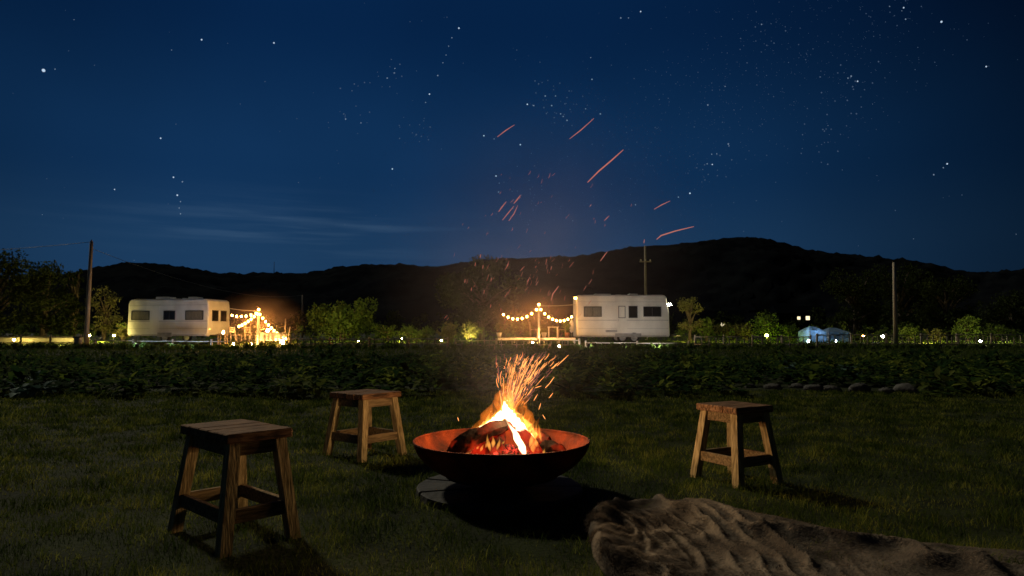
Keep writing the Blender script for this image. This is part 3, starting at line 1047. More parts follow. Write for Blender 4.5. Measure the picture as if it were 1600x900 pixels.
for q in range(46):      # loose embers drifting between the fire and the sky
    x0, y0 = sr.gauss(835, 50), sr.uniform(400, 545)
    ln = sr.uniform(2, 12)
    ang = math.radians(sr.uniform(48, 80))
    Y = 4.1 + sr.uniform(-.4, .4)
    sliver(spd, [at(x0, y0, Y), at(x0 + math.cos(ang) * ln * .5, y0 - math.sin(ang) * ln * .5, Y), at(x0 + math.cos(ang) * ln, y0 - math.sin(ang) * ln, Y)], sr.uniform(.0008, .0017))
for (a, b) in ((742, 413), (754, 417), (767, 437), (726, 439), (756, 456), (766, 478), (782, 484), (1006, 377), (750, 400), (736, 452)):
    sliver(spd, [at(a, b + 3, 4.2), at(a + .5, b, 4.2), at(a + 1, b - 3, 4.2)], .0024)
tag(spk.build('sparks', M['spark']), 'dense spray of orange sparks rising from the flames', 'sparks', kind='stuff')
tag(spd.build('drifting_embers', M['spark_dim']), 'dim orange embers drifting above the fire', 'sparks', kind='stuff')
for pts, r_, Y, lb in (
        ([(918, 285), (935, 268), (955, 251), (974, 234)], .0062, 3.9, 'longest and brightest red spark, high in the sky right of the fire'),
        ([(890, 217), (908, 203), (928, 185)], .0040, 4.0, 'slanting red spark, topmost of all in the sky'),
        ([(777, 214), (790, 204), (804, 195)], .0040, 4.1, 'short red spark high in the sky, leftmost of the two upper ones'),
        ([(1026, 374), (1033, 368), (1055, 361), (1084, 354)], .0056, 4.0, 'kinked pink spark just above the ridge of the hill'),
        ([(1022, 327), (1034, 320), (1047, 314)], .0036, 4.0, 'small faint spark above the kinked pink one'),
        ([(779, 331), (784, 324), (791, 315)], .0044, 4.1, 'leftmost spark of the small cluster in the sky above the fire'),
        ([(785, 344), (794, 333), (803, 322)], .0036, 4.1, 'second spark from the left in the small cluster above the fire'),
        ([(795, 345), (803, 334), (809, 321)], .0036, 4.2, 'third spark from the left in the small cluster, lowest one'),
        ([(803, 318), (808, 312), (813, 305)], .0046, 4.1, 'topmost spark of the small cluster above the fire'),
        ([(861, 470), (864, 459), (873, 447)], .0050, 4.1, 'curved orange spark right above the right-hand string lights'),
        ([(944, 345), (948, 341), (952, 337)], .0030, 4.0, 'tiny faint spark in the sky right of the fire'),
        ([(938, 408), (943, 401), (949, 393)], .0036, 4.0, 'short spark crossing the hill ridge line')):
    mb = MB()
    sliver(mb, [at(a, b, Y) for a, b in pts], r_ * .62)
    tag(mb.build('spark', M['spark_dim']), lb, 'spark', 'single sparks high above the fire')

# thin smoke, and glow haze added round the bulbs: soft-edged bodies of air, densest at their middle
def smoke_or_haze(name, label, c, radii, col, density, nscale=1.6):
    m = bpy.data.materials.new(name)
    m.use_nodes = True
    n, l = m.node_tree.nodes, m.node_tree.links
    n.clear()
    t = n.new('ShaderNodeTexCoord')
    gr = n.new('ShaderNodeTexGradient')
    gr.gradient_type = 'QUADRATIC_SPHERE'
    l.new(t.outputs['Object'], gr.inputs[0])
    nz = n.new('ShaderNodeTexNoise')
    nz.inputs['Scale'].default_value, nz.inputs['Detail'].default_value = nscale, 2
    l.new(t.outputs['Object'], nz.inputs['Vector'])
    mr = n.new('ShaderNodeMapRange')
    l.new(nz.outputs[0], mr.inputs[0])
    mr.inputs[1].default_value, mr.inputs[2].default_value, mr.inputs[3].default_value, mr.inputs[4].default_value = .3, .7, .3, 1.7
    mu = n.new('ShaderNodeMath')
    mu.operation = 'MULTIPLY'
    l.new(gr.outputs['Fac'], mu.inputs[0])
    l.new(mr.outputs[0], mu.inputs[1])
    m2 = n.new('ShaderNodeMath')
    m2.operation = 'MULTIPLY'
    l.new(mu.outputs[0], m2.inputs[0])
    m2.inputs[1].default_value = density
    v = n.new('ShaderNodeVolumePrincipled')
    v.inputs['Color'].default_value = (*col, 1)
    l.new(m2.outputs[0], v.inputs['Density'])
    o_ = n.new('ShaderNodeOutputMaterial')
    l.new(v.outputs[0], o_.inputs['Volume'])
    o = MB().ball((0, 0, 0), 1.0, 20, 14).build(name, m)
    o.location = c
    o.scale = radii
    return tag(o, label, 'smoke', kind='stuff')


smoke_or_haze('smoke', 'thin smoke drifting up from the fire', (.16, 4.25, 1.45), (1.25, .8, 1.25), (.8, .74, .85), .20)
smoke_or_haze('camp_glow_haze', 'haze added for the glow around the string lights left of the right caravan', (1.1, 38.6, 2.0), (3.8, 2.4, 2.3), (1.0, .66, .42), .26)  # added haze; its orange tint stands in for the bulbs' glow
smoke_or_haze('camp_glow_haze', 'haze added for the glow around the string lights right of the left caravan', (-14.2, 38.4, 1.6), (2.9, 2.0, 2.0), (1.0, .66, .42), .26)

# ------------------------------------------------------------------ fur throw
NS, NT = 300, 170
sv = np.linspace(0, 1, NS)
tv = np.linspace(0, 1, NT)
bk = np.array([(.36, 3.30), (.50, 3.60), (.72, 3.76), (1.04, 3.76), (1.40, 3.42), (1.68, 3.12), (2.10, 2.98), (2.6, 2.9), (3.2, 2.8)])
fr_ = np.array([(.34, 2.92), (.36, 2.70), (.48, 2.48), (.75, 2.22), (1.1, 2.0), (1.5, 1.85), (1.9, 1.75), (2.4, 1.7), (2.9, 1.7)])
sk = np.linspace(0, 1, len(bk))
bx, by = np.interp(sv, sk, bk[:, 0]), np.interp(sv, sk, bk[:, 1])
fx, fy = np.interp(sv, sk, fr_[:, 0]), np.interp(sv, sk, fr_[:, 1])
ker = np.ones(21) / 21
sm = lambda a: np.convolve(np.pad(a, 10, mode='reflect', reflect_type='odd'), ker, mode='valid')
bx, by, fx, fy = map(sm, (bx, by, fx, fy))
S, T = np.meshgrid(sv, tv)
X = bx[None] * (1 - T) + fx[None] * T
Y = by[None] * (1 - T) + fy[None] * T


def ridg(a):
    return 1 - np.abs(np.sin(a))


def vnoise(x, y, sc, seed):
    """smooth value noise"""
    g_ = np.random.default_rng(seed).random((64, 64))
    x, y = x * sc + 100, y * sc + 100
    xi, yi = np.floor(x).astype(int), np.floor(y).astype(int)
    u, v = x - xi, y - yi
    u, v = u * u * (3 - 2 * u), v * v * (3 - 2 * v)
    q = lambda i_, j_: g_[i_ % 64, j_ % 64]
    return (q(xi, yi) * (1 - u) + q(xi + 1, yi) * u) * (1 - v) + (q(xi, yi + 1) * (1 - u) + q(xi + 1, yi + 1) * u) * v - .5


def fold(X, Y):
    # creases radiate from the gathered left end toward lower right and die out
    ax_, ay_ = X + .05, Y - 3.75
    th = np.arctan2(ay_, ax_)
    rr = np.hypot(ax_, ay_)
    w = vnoise(X, Y, 3.1, 1) * 2.2 + vnoise(X, Y, 7.3, 2) * 1.0
    amp = np.clip(.45 + vnoise(X, Y, 4.2, 3) * 1.6, 0, 1.2)
    c_ = X + .17 * Y
    win = sstep(.42, .62, X) * (1 - sstep(1.05, 1.45, X))
    f1 = ridg(c_ * 33 + w * 1.9) ** 3 * win * .030 * amp
    f2 = ridg(c_ * 15 + w * 1.3 + 1) ** 4 * win * .045 * np.clip(.5 + vnoise(X, Y, 5, 4) * 2, 0, 1.2)
    lump = (vnoise(X, Y, 9, 5) * .05 + vnoise(X, Y, 19, 6) * .022) * np.exp(-((X - .35) / .42) ** 2)
    f3 = ridg(X * 1.6 + Y * 3.4 + w * .45 + .4) ** 7 * .060 * sstep(.9, 1.4, rr)
    f4 = vnoise(X, Y, 4, 7) * .012 + vnoise(X, Y, 13, 8) * .007
    dip = -.04 * np.exp(-(((X - 1.98) / .24) ** 2 + ((Y - 2.72) / .10) ** 2)) + .035 * np.exp(-(((X - 1.78) / .05) ** 2 + ((Y - 2.62) / .22) ** 2))
    return f1 + f2 + f3 + lump + f4 + dip


edge = np.minimum(np.minimum(S * 7.5, (1 - S) * 9), np.minimum(T * 9, (1 - T) * 9))
prof = np.sqrt(np.clip(1 - (1 - np.clip(edge, 0, 1)) ** 2, 0, 1))
puff = .030 + .085 * np.exp(-(S / .17) ** 2) + .03 * np.exp(-((S - .33) / .12) ** 2) * np.exp(-(T / .3) ** 2)
Z = prof * (puff + fold(X, Y)) + .004
V = np.stack([X, Y, Z], -1).reshape(-1, 3)
i = np.arange(NT - 1)[:, None] * NS + np.arange(NS - 1)[None]
F = np.stack([i, i + NS, i + NS + 1, i + 1], -1).reshape(-1, 4)
throw = thing('fur_throw', 'rumpled brown fur throw spread on the grass at lower right', 'throw', (0, 0, 0))
npmesh('hide', V, F, M['hide'], throw, smooth=True)
# strands
nstr = 110000
ri = RNG.integers(0, NT - 1, nstr)
ci = (RNG.random(nstr) ** 1.25 * (NS * .80)).astype(int)
Vg = V.reshape(NT, NS, 3)
fu, fv = RNG.random(nstr)[:, None], RNG.random(nstr)[:, None]
p = Vg[ri, ci] * (1 - fu) * (1 - fv) + Vg[ri, ci + 1] * fu * (1 - fv) + Vg[ri + 1, ci] * (1 - fu) * fv + Vg[ri + 1, ci + 1] * fu * fv
e1 = Vg[ri, ci + 1] - Vg[ri, ci]
e2 = Vg[ri + 1, ci] - Vg[ri, ci]
nn = np.cross(e2, e1)
nn /= np.linalg.norm(nn, axis=1)[:, None] + 1e-9
nn[nn[:, 2] < 0] *= -1
cb = np.stack([.8 + .3 * np.sin(p[:, 1] * 9), -.55 + .35 * np.sin(p[:, 0] * 7), np.zeros(nstr)], -1)
clump = np.stack([np.sin(p[:, 0] * 61 + p[:, 1] * 23), np.sin(p[:, 1] * 57 - p[:, 0] * 31), np.zeros(nstr)], -1)
dr = nn * .30 + cb * .85 + clump * .35 + RNG.normal(size=(nstr, 3)) * .22
dr /= np.linalg.norm(dr, axis=1)[:, None]
ln = ((.007 + .012 * RNG.random(nstr)) * (1 + 1.1 * np.exp(-((p[:, 0] - .4) / .45) ** 2)))[:, None]
sd = np.cross(dr, nn)
sd /= np.linalg.norm(sd, axis=1)[:, None] + 1e-9
wd = .0013
tip = p + dr * ln + np.array([0, 0, -1]) * ln * .25
Q = np.stack([p - sd * wd, p + sd * wd, tip], 1).reshape(-1, 3)
tn = np.clip(.42 + .9 * vnoise(p[:, 0], p[:, 1], 6, 21) + .5 * vnoise(p[:, 0], p[:, 1], 17, 22) + RNG.normal(size=nstr) * .18, 0, 1)
o = npmesh('fur', Q, np.arange(nstr * 3).reshape(-1, 3), M['fur'], throw, attr=np.repeat(tn, 3))
o['kind'] = 'stuff'


# ------------------------------------------------------------------ caravans
def prism(outline, w, bev=.05):
    """outline in (x,z) extruded over y from -w/2 to w/2 with rounded long edges"""
    n_ = len(outline)
    c = Vector((sum(a for a, _ in outline) / n_, sum(b for _, b in outline) / n_))
    vs = []
    for y, ins in ((-w / 2, bev), (-w / 2 + bev, 0), (w / 2 - bev, 0), (w / 2, bev)):
        for a, b in outline:
            dx, dz = a - c.x, b - c.y
            vs.append((a - math.copysign(min(ins, abs(dx)), dx), y, b - math.copysign(min(ins, abs(dz)), dz)))
    fs = [tuple(range(n_)), tuple(range(4 * n_ - 1, 3 * n_ - 1, -1))]
    for k in range(3):
        for i_ in range(n_):
            j = (i_ + 1) % n_
            fs.append((k * n_ + i_, k * n_ + n_ + i_, k * n_ + n_ + j, k * n_ + j))
    return vs, fs


def window(parent, x0, x1, z0, z1, y, glass='glass', sx=0, rail=False, end=None):
    """window on the long side (y plane) or on an end (end=x position, x0..x1 are y then)"""
    w, h = x1 - x0, z1 - z0
    t = .035
    fr = MB()
    cx, cz = (x0 + x1) / 2, (z0 + z1) / 2

    def bx(a, b, sw, sh, dep, off):
        if end is None:
            return ((a, y - off, b), (sw, dep, sh))
        return ((end + off, a, b), (dep, sw, sh))
    for a, b, sw, sh in ((cx, z1 - t / 2, w, t), (cx, z0 + t / 2, w, t), (x0 + t / 2, cz, t, h - 2 * t), (x1 - t / 2, cz, t, h - 2 * t)):
        fr.box(*bx(a, b, sw, sh, .04, .012))
    if rail:
        fr.box(*bx(cx, cz, t * .7, h - 2 * t, .034, .012))
    f = fr.build('window', M['frame'], parent)
    MB().box(*bx(cx, cz, w - 2 * t, h - 2 * t, .012, .004)).build('pane', M[glass], f)
    return f


def wheel(parent, x, y, z, r=.30):
    w = MB()
    n_ = 20

    def ring(prof, mat, nm, par):
        vs = [(x + rr * math.cos(2 * math.pi * k / n_), y + yy, z + rr * math.sin(2 * math.pi * k / n_)) for rr, yy in prof for k in range(n_)]
        fs = [(a * n_ + k, a * n_ + (k + 1) % n_, (a + 1) * n_ + (k + 1) % n_, (a + 1) * n_ + k) for a in range(len(prof) - 1) for k in range(n_)]
        return MB().add(vs, fs, True).build(nm, M[mat], par)
    t = ring([(r * .62, -.08), (r * .94, -.09), (r, -.05), (r, .05), (r * .94, .09), (r * .62, .08)], 'rubber', 'wheel', parent)
    ring([(.001, -.05), (r * .25, -.075), (r * .5, -.05), (r * .63, -.078)], 'metal', 'rim', t)


def caravan(label, FRx, FRy, L, Wd, a, zb, zt, mat, kind):
    # origin at front-right bottom corner; x runs back along the length to the left
    u = Vector((math.cos(a), math.sin(a), 0))
    v = Vector((-math.sin(a), math.cos(a), 0))
    c = Vector((FRx, FRy, 0)) - u * (L / 2) + v * (Wd / 2)
    gzz = gz(c.x, c.y)
    o = thing('caravan', label, 'caravan', (c.x, c.y, gzz), a)
    zb, zt = zb - gzz, zt - gzz
    H = zt - zb
    h = L / 2
    if kind == 'left':
        outl = [(-h + .10, zb), (h - .16, zb), (h - .04, zb + .14), (h, zb + .55), (h - .01, zb + H * .76), (h - .07, zt - .10), (h - .22, zt),
                (-h + .20, zt), (-h + .07, zt - .10), (-h + .01, zt - .34), (-h, zb + H * .5), (-h, zb + .12)]
    else:
        outl = [(-h + .04, zb), (h - .06, zb), (h, zb + .10), (h - .02, zb + H * .60), (h - .16, zt - .12), (h - .28, zt), (-h + .10, zt), (-h + .01, zt - .08), (-h, zb + H * .5), (-h, zb + .05)]
    vs, fs = prism(outl, Wd, .05)
    MB().add(vs, fs).build('body', M[mat], o)
    y = -Wd / 2
    # seams and trim
    MB().box((0, y - .004, zb + H * .40), (L - .12, .014, .03)).build('trim_strip', M['trim'], o)
    MB().box((0, y - .006, zb + .05), (L - .40, .02, .05)).build('skirt_rail', M['trim'], o)
    for zz in (.20, .84):
        MB().box((0, y - .002, zb + H * zz), (L - .16, .010, .014)).build('panel_seam', M['trim'], o)
    MB().box((0, y + .035, zt + .008), (L - .75, .03, .035)).build('awning_rail', M['trim'], o)
    return o, y, zb, zt, H


# left caravan
D1 = 39.5
FRx = (326 - 800) / FPX * D1
o, y, zb, zt, H = caravan('white caravan at left with three side windows and its right end lit orange', FRx, D1, 5.35, 2.1, R(-11), .76, 2.90, 'white', 'left')


def zpy(py, Y):
    return at(0, py, Y).z


def lx(px):      # pixel -> local x on the left caravan's long side
    # intersect view ray with facade line
    r = (px - 800) / FPX
    ux, uy = math.cos(R(-11)), math.sin(R(-11))
    # point = FR - s*u ; (FRx - s ux)/(D1 - s uy) = r
    s = (FRx - r * D1) / (ux - r * uy)
    return 5.35 / 2 - s


gl = o.location.z
for a, b, g_ in ((206, 234, 'curtain'), (256, 274, 'glass'), (290, 318, 'curtain')):
    window(o, lx(a), lx(b), zpy(500, 40) - gl, zpy(485.5, 40) - gl, y, g_, rail=(b - a) < 20)
for a, b in ((-.72, -.14), (.10, .66)):
    window(o, a, b, zb + H * .40, zb + H * .70, 0, 'glass', end=5.35 / 2 - .005)
MB().box((lx(242) , y - .006, zb + H * .42), (.60, .02, H * .78), None, .008).build('door', M['white'], o)
wheel(o, -.15, y + .08, .30)
wheel(o, -.15, -y - .08, .30)
MB().box((-.15, y - .01, .58 - .12), (.95, .03, .26), None, .01).build('wheel_arch', M['trim'], o)
for x_, w_, hh in ((-.95, .95, .19), (-.2, .30, .10), (1.05, .60, .17), (.5, .30, .10)):
    MB().box((x_, 0, zt + hh / 2 - .004), (w_, .6, hh), None, .02).build('roof_vent', M['white'], o)
MB().tube([(2.65, 0, .42), (3.35, 0, .40), (3.75, 0, .42)], .04, 6).tube([(2.5, -.7, .42), (3.35, 0, .40)], .03, 6).tube([(2.5, .7, .42), (3.35, 0, .40)], .03, 6).build('drawbar', M['black'], o)
MB().tube([(3.3, 0, .42), (3.3, 0, .0)], .03, 6).build('jockey_wheel', M['black'], o)
for x_ in (-2.2, 2.1):
    MB().tube([(x_, y + .2, zb), (x_, y + .2, 0)], .025, 6).build('corner_steady', M['black'], o)
for zq, yq in ((.62, -.95), (.62, .95), (.18, -.98)):
    lm = MB().ball((2.62, yq * .9, zb + H * zq), .045, 8, 5).build('marker_lamp', M['bulb'], o)

# right caravan
D2 = 39.3
x0c, x1c = (901 - 800) / FPX * D2, (1046 - 800) / FPX * D2
L2 = x1c - x0c
o, y, zb, zt, H = caravan('cream caravan at right with a roof hatch and a pole rising behind it', x1c, D2, L2, 2.15, R(0.5), .70, 3.10, 'cream', 'right')
gl = o.location.z
lx2 = lambda px: (px - 973.5) / FPX * D2
for a, b, y0_, y1_, g_ in ((912, 940, 479, 495, 'curtain'), (966, 977, 478, 497, 'curtain'), (982, 996, 478, 497, 'glass'), (1005, 1033, 479, 495, 'glass')):
    window(o, lx2(a), lx2(b), zpy(y1_, D2) - gl, zpy(y0_, D2) - gl, y, g_, rail=(b - a) > 20)
MB().box((lx2(971.5), y - .008, zb + H * .44), (.56, .02, H * .82), None, .008).build('door', M['cream'], o)
MB().box((lx2(966), y - .03, zb + H * .40), (.03, .03, .10)).build('door_handle', M['metal'], o)
wheel(o, -.05, y + .08, .30)
wheel(o, .62, y + .08, .30)
wheel(o, -.05, -y - .08, .30)
MB().box((.28, y - .01, .44), (1.5, .03, .22), None, .01).build('wheel_arch', M['trim'], o)
for x_, w_, hh in ((-.95 - .1, .95, .13), (-.15, .35, .08), (.75, .50, .14)):
    MB().box((x_, 0, zt + hh / 2 - .004), (w_, .7, hh), None, .03).build('roof_vent', M['cream'], o)
for sx, zq in ((-1, .93), (1, .78)):
    MB().box((sx * (L2 / 2 + .02), y + .2, zb + H * zq), (.10, .10, .10), None, .02).ball((sx * (L2 / 2 + .08), y + .12, zb + H * zq), .055, 8, 5).build('corner_lamp', M['bulb' if sx < 0 else 'lamp_white'], o)
MB().box((lx2(958), y - .006, zb + H * .14), (.9, .02, .13)).build('vent_panel', M['trim'], o)
MB().tube([(L2 / 2 - .1, 0, .42), (L2 / 2 + .9, 0, .40)], .04, 6).build('drawbar', M['black'], o)
for x_ in (-2.3, 2.2):
    MB().tube([(x_, y + .2, zb), (x_, y + .2, 0)], .025, 6).build('corner_steady', M['black'], o)


# ------------------------------------------------------------------ poles and wires
def pole(label, px, Y, top, bot_px, r=.10, cross=None, name='utility_pole'):
    t, b = at(px, top, Y), at(bot_px, 545, Y)
    z0 = gz(b.x, Y) - .1
    o = thing(name, label, 'pole', (b.x, Y, z0 + .1))
    dxx = t.x - b.x
    MB().tube([(0, 0, -.2), (dxx * .5, 0, (t.z - z0) * .5), (dxx, 0, t.z - z0 - .1)], [r, r * .85, r * .65], 10).build('shaft', M['pole'], o)
    if cross:
        zc = at(px, cross, Y).z - z0 - .1
        MB().box((dxx, -.08, zc), (.95, .08, .09)).build('crossarm', M['pole'], o)
        for s_ in (-1, 0, 1):
            MB().lathe([(.001, 0), (.05, .0), (.07, .05), (.035, .09), (.06, .12), (.001, .16)], (dxx + s_ * .38, -.08, zc + .045), 8).build('insulator', M['cloth'], o)
    return o, t


pl, tL = pole('leaning weathered utility pole at left, in front of the dark trees', 143, 36.8, 378, 134, .13)
MB().lathe([(.001, 0), (.05, .0), (.07, .05), (.035, .09), (.001, .16)], (tL.x - pl.location.x, 0, tL.z - pl.location.z - .01), 8).build('insulator', M['trim'], pl)
pole('utility pole with crossarm and white insulators behind the right caravan', 1008, 55, 384, 1010, .12, 409)
pr, tR = pole('tall plain utility pole at right, in front of the fence', 1397, 36.2, 410, 1400, .12)
pf, tF = pole('small distant pole left of the wide green bush', 473, 82, 461, 472, .12)
p = at(428, 430, 1690)
o = thing('mast', 'tiny distant mast on the saddle of the hill ridge', 'mast', tuple(p))
MB().tube([(0, 0, -14), (0, 0, at(428, 409, 1690).z - p.z)], [1.1, .5], 6).build('shaft', M['wire'], o)
for (a, b, lb, sag) in ((tL, tL + Vector((-28, 3, .4)), 'thin overhead wire running left from the left utility pole', .7), (tL + Vector((0, 0, -.35)), tF, 'thin overhead wire from the left utility pole to the small distant pole', 1.1)):
    mb = MB()
    mb.tube([a.lerp(b, k / 14) - Vector((0, 0, sag * 4 * (k / 14) * (1 - k / 14))) for k in range(15)], .012, 4)
    tag(mb.build('overhead_wire', M['wire']), lb, 'wire')


# ------------------------------------------------------------------ fence
def fence(label, x0, x1, Y0, Y1, H=.82, step=1.9, picket=.0, rails=(.30, .74), jitter=.05, seed=1, group='sections of the camp fence'):
    rnd = random.Random(seed)
    o = thing('rail_fence', label, 'fence', (x0, Y0, gz(x0, Y0)), 0, group)
    L_ = x1 - x0
    n_ = max(1, round(L_ / step))
    P_ = []
    pm = None
    for k in range(n_ + 1):
        t = k / n_
        p = Vector((L_ * t, (Y1 - Y0) * t, gz(x0 + L_ * t, Y0 + (Y1 - Y0) * t) - gz(x0, Y0)))
        P_.append(p)
        if pm is None:
            q_ = MB().tube([(0, 0, -.2), (0, 0, H)], [.055, .05], 8).build('post', M['fence'], o)
            pm = q_.data
        else:
            q_ = link('post', pm, o)
        q_.location = p
        q_.rotation_euler = (rnd.uniform(-.04, .04), rnd.uniform(-.05, .05), rnd.uniform(0, 3))
    for k in range(n_):
        for zr in rails:
            a, b = P_[k] + Vector((0, -.06, zr + rnd.uniform(-.02, .02))), P_[k + 1] + Vector((0, -.06, zr + rnd.uniform(-.02, .02)))
            MB().tube([a, a.lerp(b, .5) + Vector((0, 0, -.01)), b], .028, 6).build('rail', M['fence'], o)
    if picket:
        m_ = None
        kk = int(L_ / picket)
        for k in range(1, kk):
            t = (k + rnd.uniform(-.2, .2)) / kk
            p = Vector((L_ * t, (Y1 - Y0) * t - .10, gz(x0 + L_ * t, Y0 + (Y1 - Y0) * t) - gz(x0, Y0)))
            if m_ is None:
                q_ = MB().box((0, 0, H * .42), (.05, .018, H * .86)).build('picket', M['fence'], o)
                m_ = q_.data
            else:
                q_ = link('picket', m_, o)
            q_.location = p
            q_.scale = (1, 1, rnd.uniform(.85, 1.08))
    return o


X = lambda px, Y: (px - 800) / FPX * Y
fence('rail fence at far left, backed by the yellow-lit wall', X(-60, 36.6), X(128, 36.6), 36.6, 36.6, .74, 1.5, .0, (.34, .60), seed=1)
fence('dark rail fence in front of the left caravan', X(150, 36.4), X(395, 36.4), 36.4, 36.2, .50, 2.2, .0, (.40,), seed=2)
fence('picket fence between the left string lights and the middle tree', X(455, 36.6), X(700, 36.6), 36.6, 36.6, .62, 2.2, .34, (.25, .50), seed=3)
fence('picket fence in front of the right camp deck', X(712, 36.6), X(905, 36.6), 36.6, 36.6, .55, 2.2, .30, (.20, .42), seed=4)
fence('low rail fence in front of the right caravan', X(915, 36.4), X(1075, 36.4), 36.4, 36.4, .42, 2.4, .0, (.30,), seed=5)
fence('picket fence around the yellow-green garden lamp', X(1085, 36.6), X(1265, 36.6), 36.6, 36.6, .72, 1.7, .36, (.22, .62), seed=6)
fence('long picket fence running off the right side of the view', X(1275, 36.6), X(1660, 36.6), 36.6, 36.8, .80, 2.0, .33, (.24, .72), seed=7)

# added wall that catches the yellow light, and post at far left behind the fence
o = thing('added_wall', 'added low pale wall catching yellow light behind the left fence', 'wall', (X(55, 38.4), 38.4, gz(0, 38.4)))
MB().box((0, 0, .17), (6.0, .2, .36), None, .02).build('wall', M['plaster'], o)
MB().box((0, 0, .375), (6.1, .26, .05), None, .01).build('coping', M['slab'], o)
o = thing('gate_pillar', 'square pale gate pillar lit yellow beside the left utility pole', 'pillar', (X(124, 36.3), 36.3, gz(0, 36.3)))
MB().box((0, 0, .28), (.30, .30, .62), None, .015).build('pillar', M['plaster'], o)
MB().box((0, 0, .615), (.36, .36, .06), None, .01).build('cap', M['slab'], o)


# ------------------------------------------------------------------ lamps
def post_lamp(label, px, py, Y, mat, r=.08, name='garden_lamp', cat='lamp', group=None):
    p = at(px, py, Y)
    z0 = gz(p.x, Y)
    o = thing(name, label, cat, (p.x, Y, z0), group=group)
    h = p.z - z0
    MB().tube([(0, 0, -.1), (0, 0, h - r * .8)], .03, 8).build('post', M['black'], o)
    MB().ball((0, 0, h), r, 12, 8).build('globe', M[mat], o)
    MB().lathe([(.001, r * 1.25), (r * .7, r * 1.05), (r * 1.25, r * .75), (r * 1.2, r * .68), (.001, r * 1.0)], (0, 0, h), 12).build('cap', M['black'], o)
    return o


post_lamp('bright yellow-green globe lamp on a post behind the right fence', 1198, 524, 42, 'lamp_green', .085)
post_lamp('white globe lamp left of the right utility pole', 1379, 525, 41, 'lamp_white', .08)
post_lamp('small warm lamp left of the white globe lamp, by the right pole', 1349, 524, 43, 'bulb', .07)
post_lamp('small white lamp above the pale blue tents', 1259, 515, 60, 'lamp_white', .07)
post_lamp('small lamp glowing in the undergrowth right of the middle tree bush', 690, 532, 40, 'lamp_yellow', .04)
post_lamp('small yellow lamp behind the gate pillar at left', 140, 524, 39.5, 'lamp_yellow', .05)
post_lamp('yellow lamp low behind the left caravan end, by the lit tree', 178, 524, 41, 'lamp_yellow', .06)
post_lamp('small warm lamp by the fence at the far left', 22, 531, 37.4, 'lamp_yellow', .05)
post_lamp('small white lamp among the plants near the right edge', 1532, 533, 38, 'lamp_white', .05)


def fill_flood(label, px, py, Y, target, mat, r=.075):  # lamps added only to brighten their targets, no real fixtures
    """added floodlight: can housing with a glowing face aimed at target"""
    p = at(px, py, Y)
    z0 = gz(p.x, Y)
    o = thing('fill_lamp', label, 'fill_lamp', (p.x, Y, z0), group='fill lamps added around the camp')
    MB().tube([(0, 0, -.1), (0, 0, .14)], .02, 6).build('stake', M['black'], o)
    d_ = (Vector(target) - Vector((p.x, Y, z0 + .20))).normalized()
    c_ = Vector((0, 0, .20))
    MB().tube([c_ - d_ * .10, c_ - d_ * .06, c_ + d_ * .05], [r * .5, r * 1.08, r * 1.15], 14, cap=True).build('housing', M['black'], o)
    MB().tube([c_ + d_ * .052, c_ + d_ * .060], [r, r], 14, cap=True, smooth=False).build('lens', M[mat], o)
    return o


for px, tx, mt, lb in ((214, -21.3, 'fill_left', 'added floodlight aimed at the left window of the left caravan'),
                       (262, -19.6, 'fill_left', 'added floodlight aimed at the middle of the left caravan'),
                       (308, -18.2, 'fill_left', 'added floodlight aimed at the right part of the left caravan side'),
                       (920, 4.7, 'fill_right', 'added floodlight aimed at the left part of the right caravan'),
                       (972, 6.4, 'fill_right', 'added floodlight aimed at the door of the right caravan'),
                       (1026, 8.2, 'fill_right', 'added floodlight aimed at the right part of the right caravan')):
    fill_flood(lb, px, 540, 35.4, (tx, 39.5, 2.1), mt)  # added out of sight to wash the caravan fronts with light
fill_flood('added floodlight washing the low wall at far left, left one', 30, 540, 37.5, (X(20, 38.3), 38.3, .25), 'fill_yellow', .028)
fill_flood('added floodlight washing the low wall at far left, right one', 95, 540, 37.5, (X(100, 38.3), 38.3, .25), 'fill_yellow', .028)
fill_flood('added floodlight shining into the wide green bush', 520, 540, 39.5, (X(533, 43), 43, 1.4), 'fill_green', .06)
fill_flood('added floodlight shining over the grass left of the middle tree', 625, 540, 38.6, (X(650, 42), 42, .5), 'fill_yellow', .05)
fill_flood('added floodlight behind the right picket fence, left of the small green tree', 1450, 540, 38.4, (X(1450, 45), 45, .5), 'fill_yellow', .06)
fill_flood('added floodlight shining up into the small green tree near the right edge', 1500, 540, 38.8, (X(1512, 42), 42, 1.2), 'fill_green', .05)
fill_flood('added floodlight behind the fence at the far right edge', 1570, 540, 38.4, (X(1570, 45), 45, .6), 'fill_green', .05)
fill_flood('added floodlight under the small pale tree right of the right caravan', 1072, 540, 40, (X(1078, 43), 43, 1.2), 'fill_yellow', .05)
fill_flood('added floodlight under the reddish shrub right of the right caravan', 1125, 540, 39, (X(1140, 45), 45, .8), 'fill_yellow', .04)

fill_flood('added floodlight shining up into the pale tree left of the left caravan', 158, 540, 39.5, (X(165, 44), 44, 1.3), 'fill_yellow', .085)
fill_flood('added floodlight under the large middle tree', 735, 540, 42, (X(752, 47), 47, 1.4), 'fill_yellow', .07)
fill_flood('added floodlight shining up into the large middle tree from its right side', 790, 540, 43, (X(762, 47), 47, 2.0), 'fill_yellow', .05)
post_lamp('small yellow lamp on a short post behind the fence at the far right', 1440, 531, 39.5, 'lamp_yellow', .04)
post_lamp('small yellow lamp among the shrubs left of the middle tree', 628, 529, 41, 'lamp_yellow', .04)
post_lamp('small yellow lamp at the foot of the wide green bush', 560, 533, 40, 'lamp_yellow', .035)

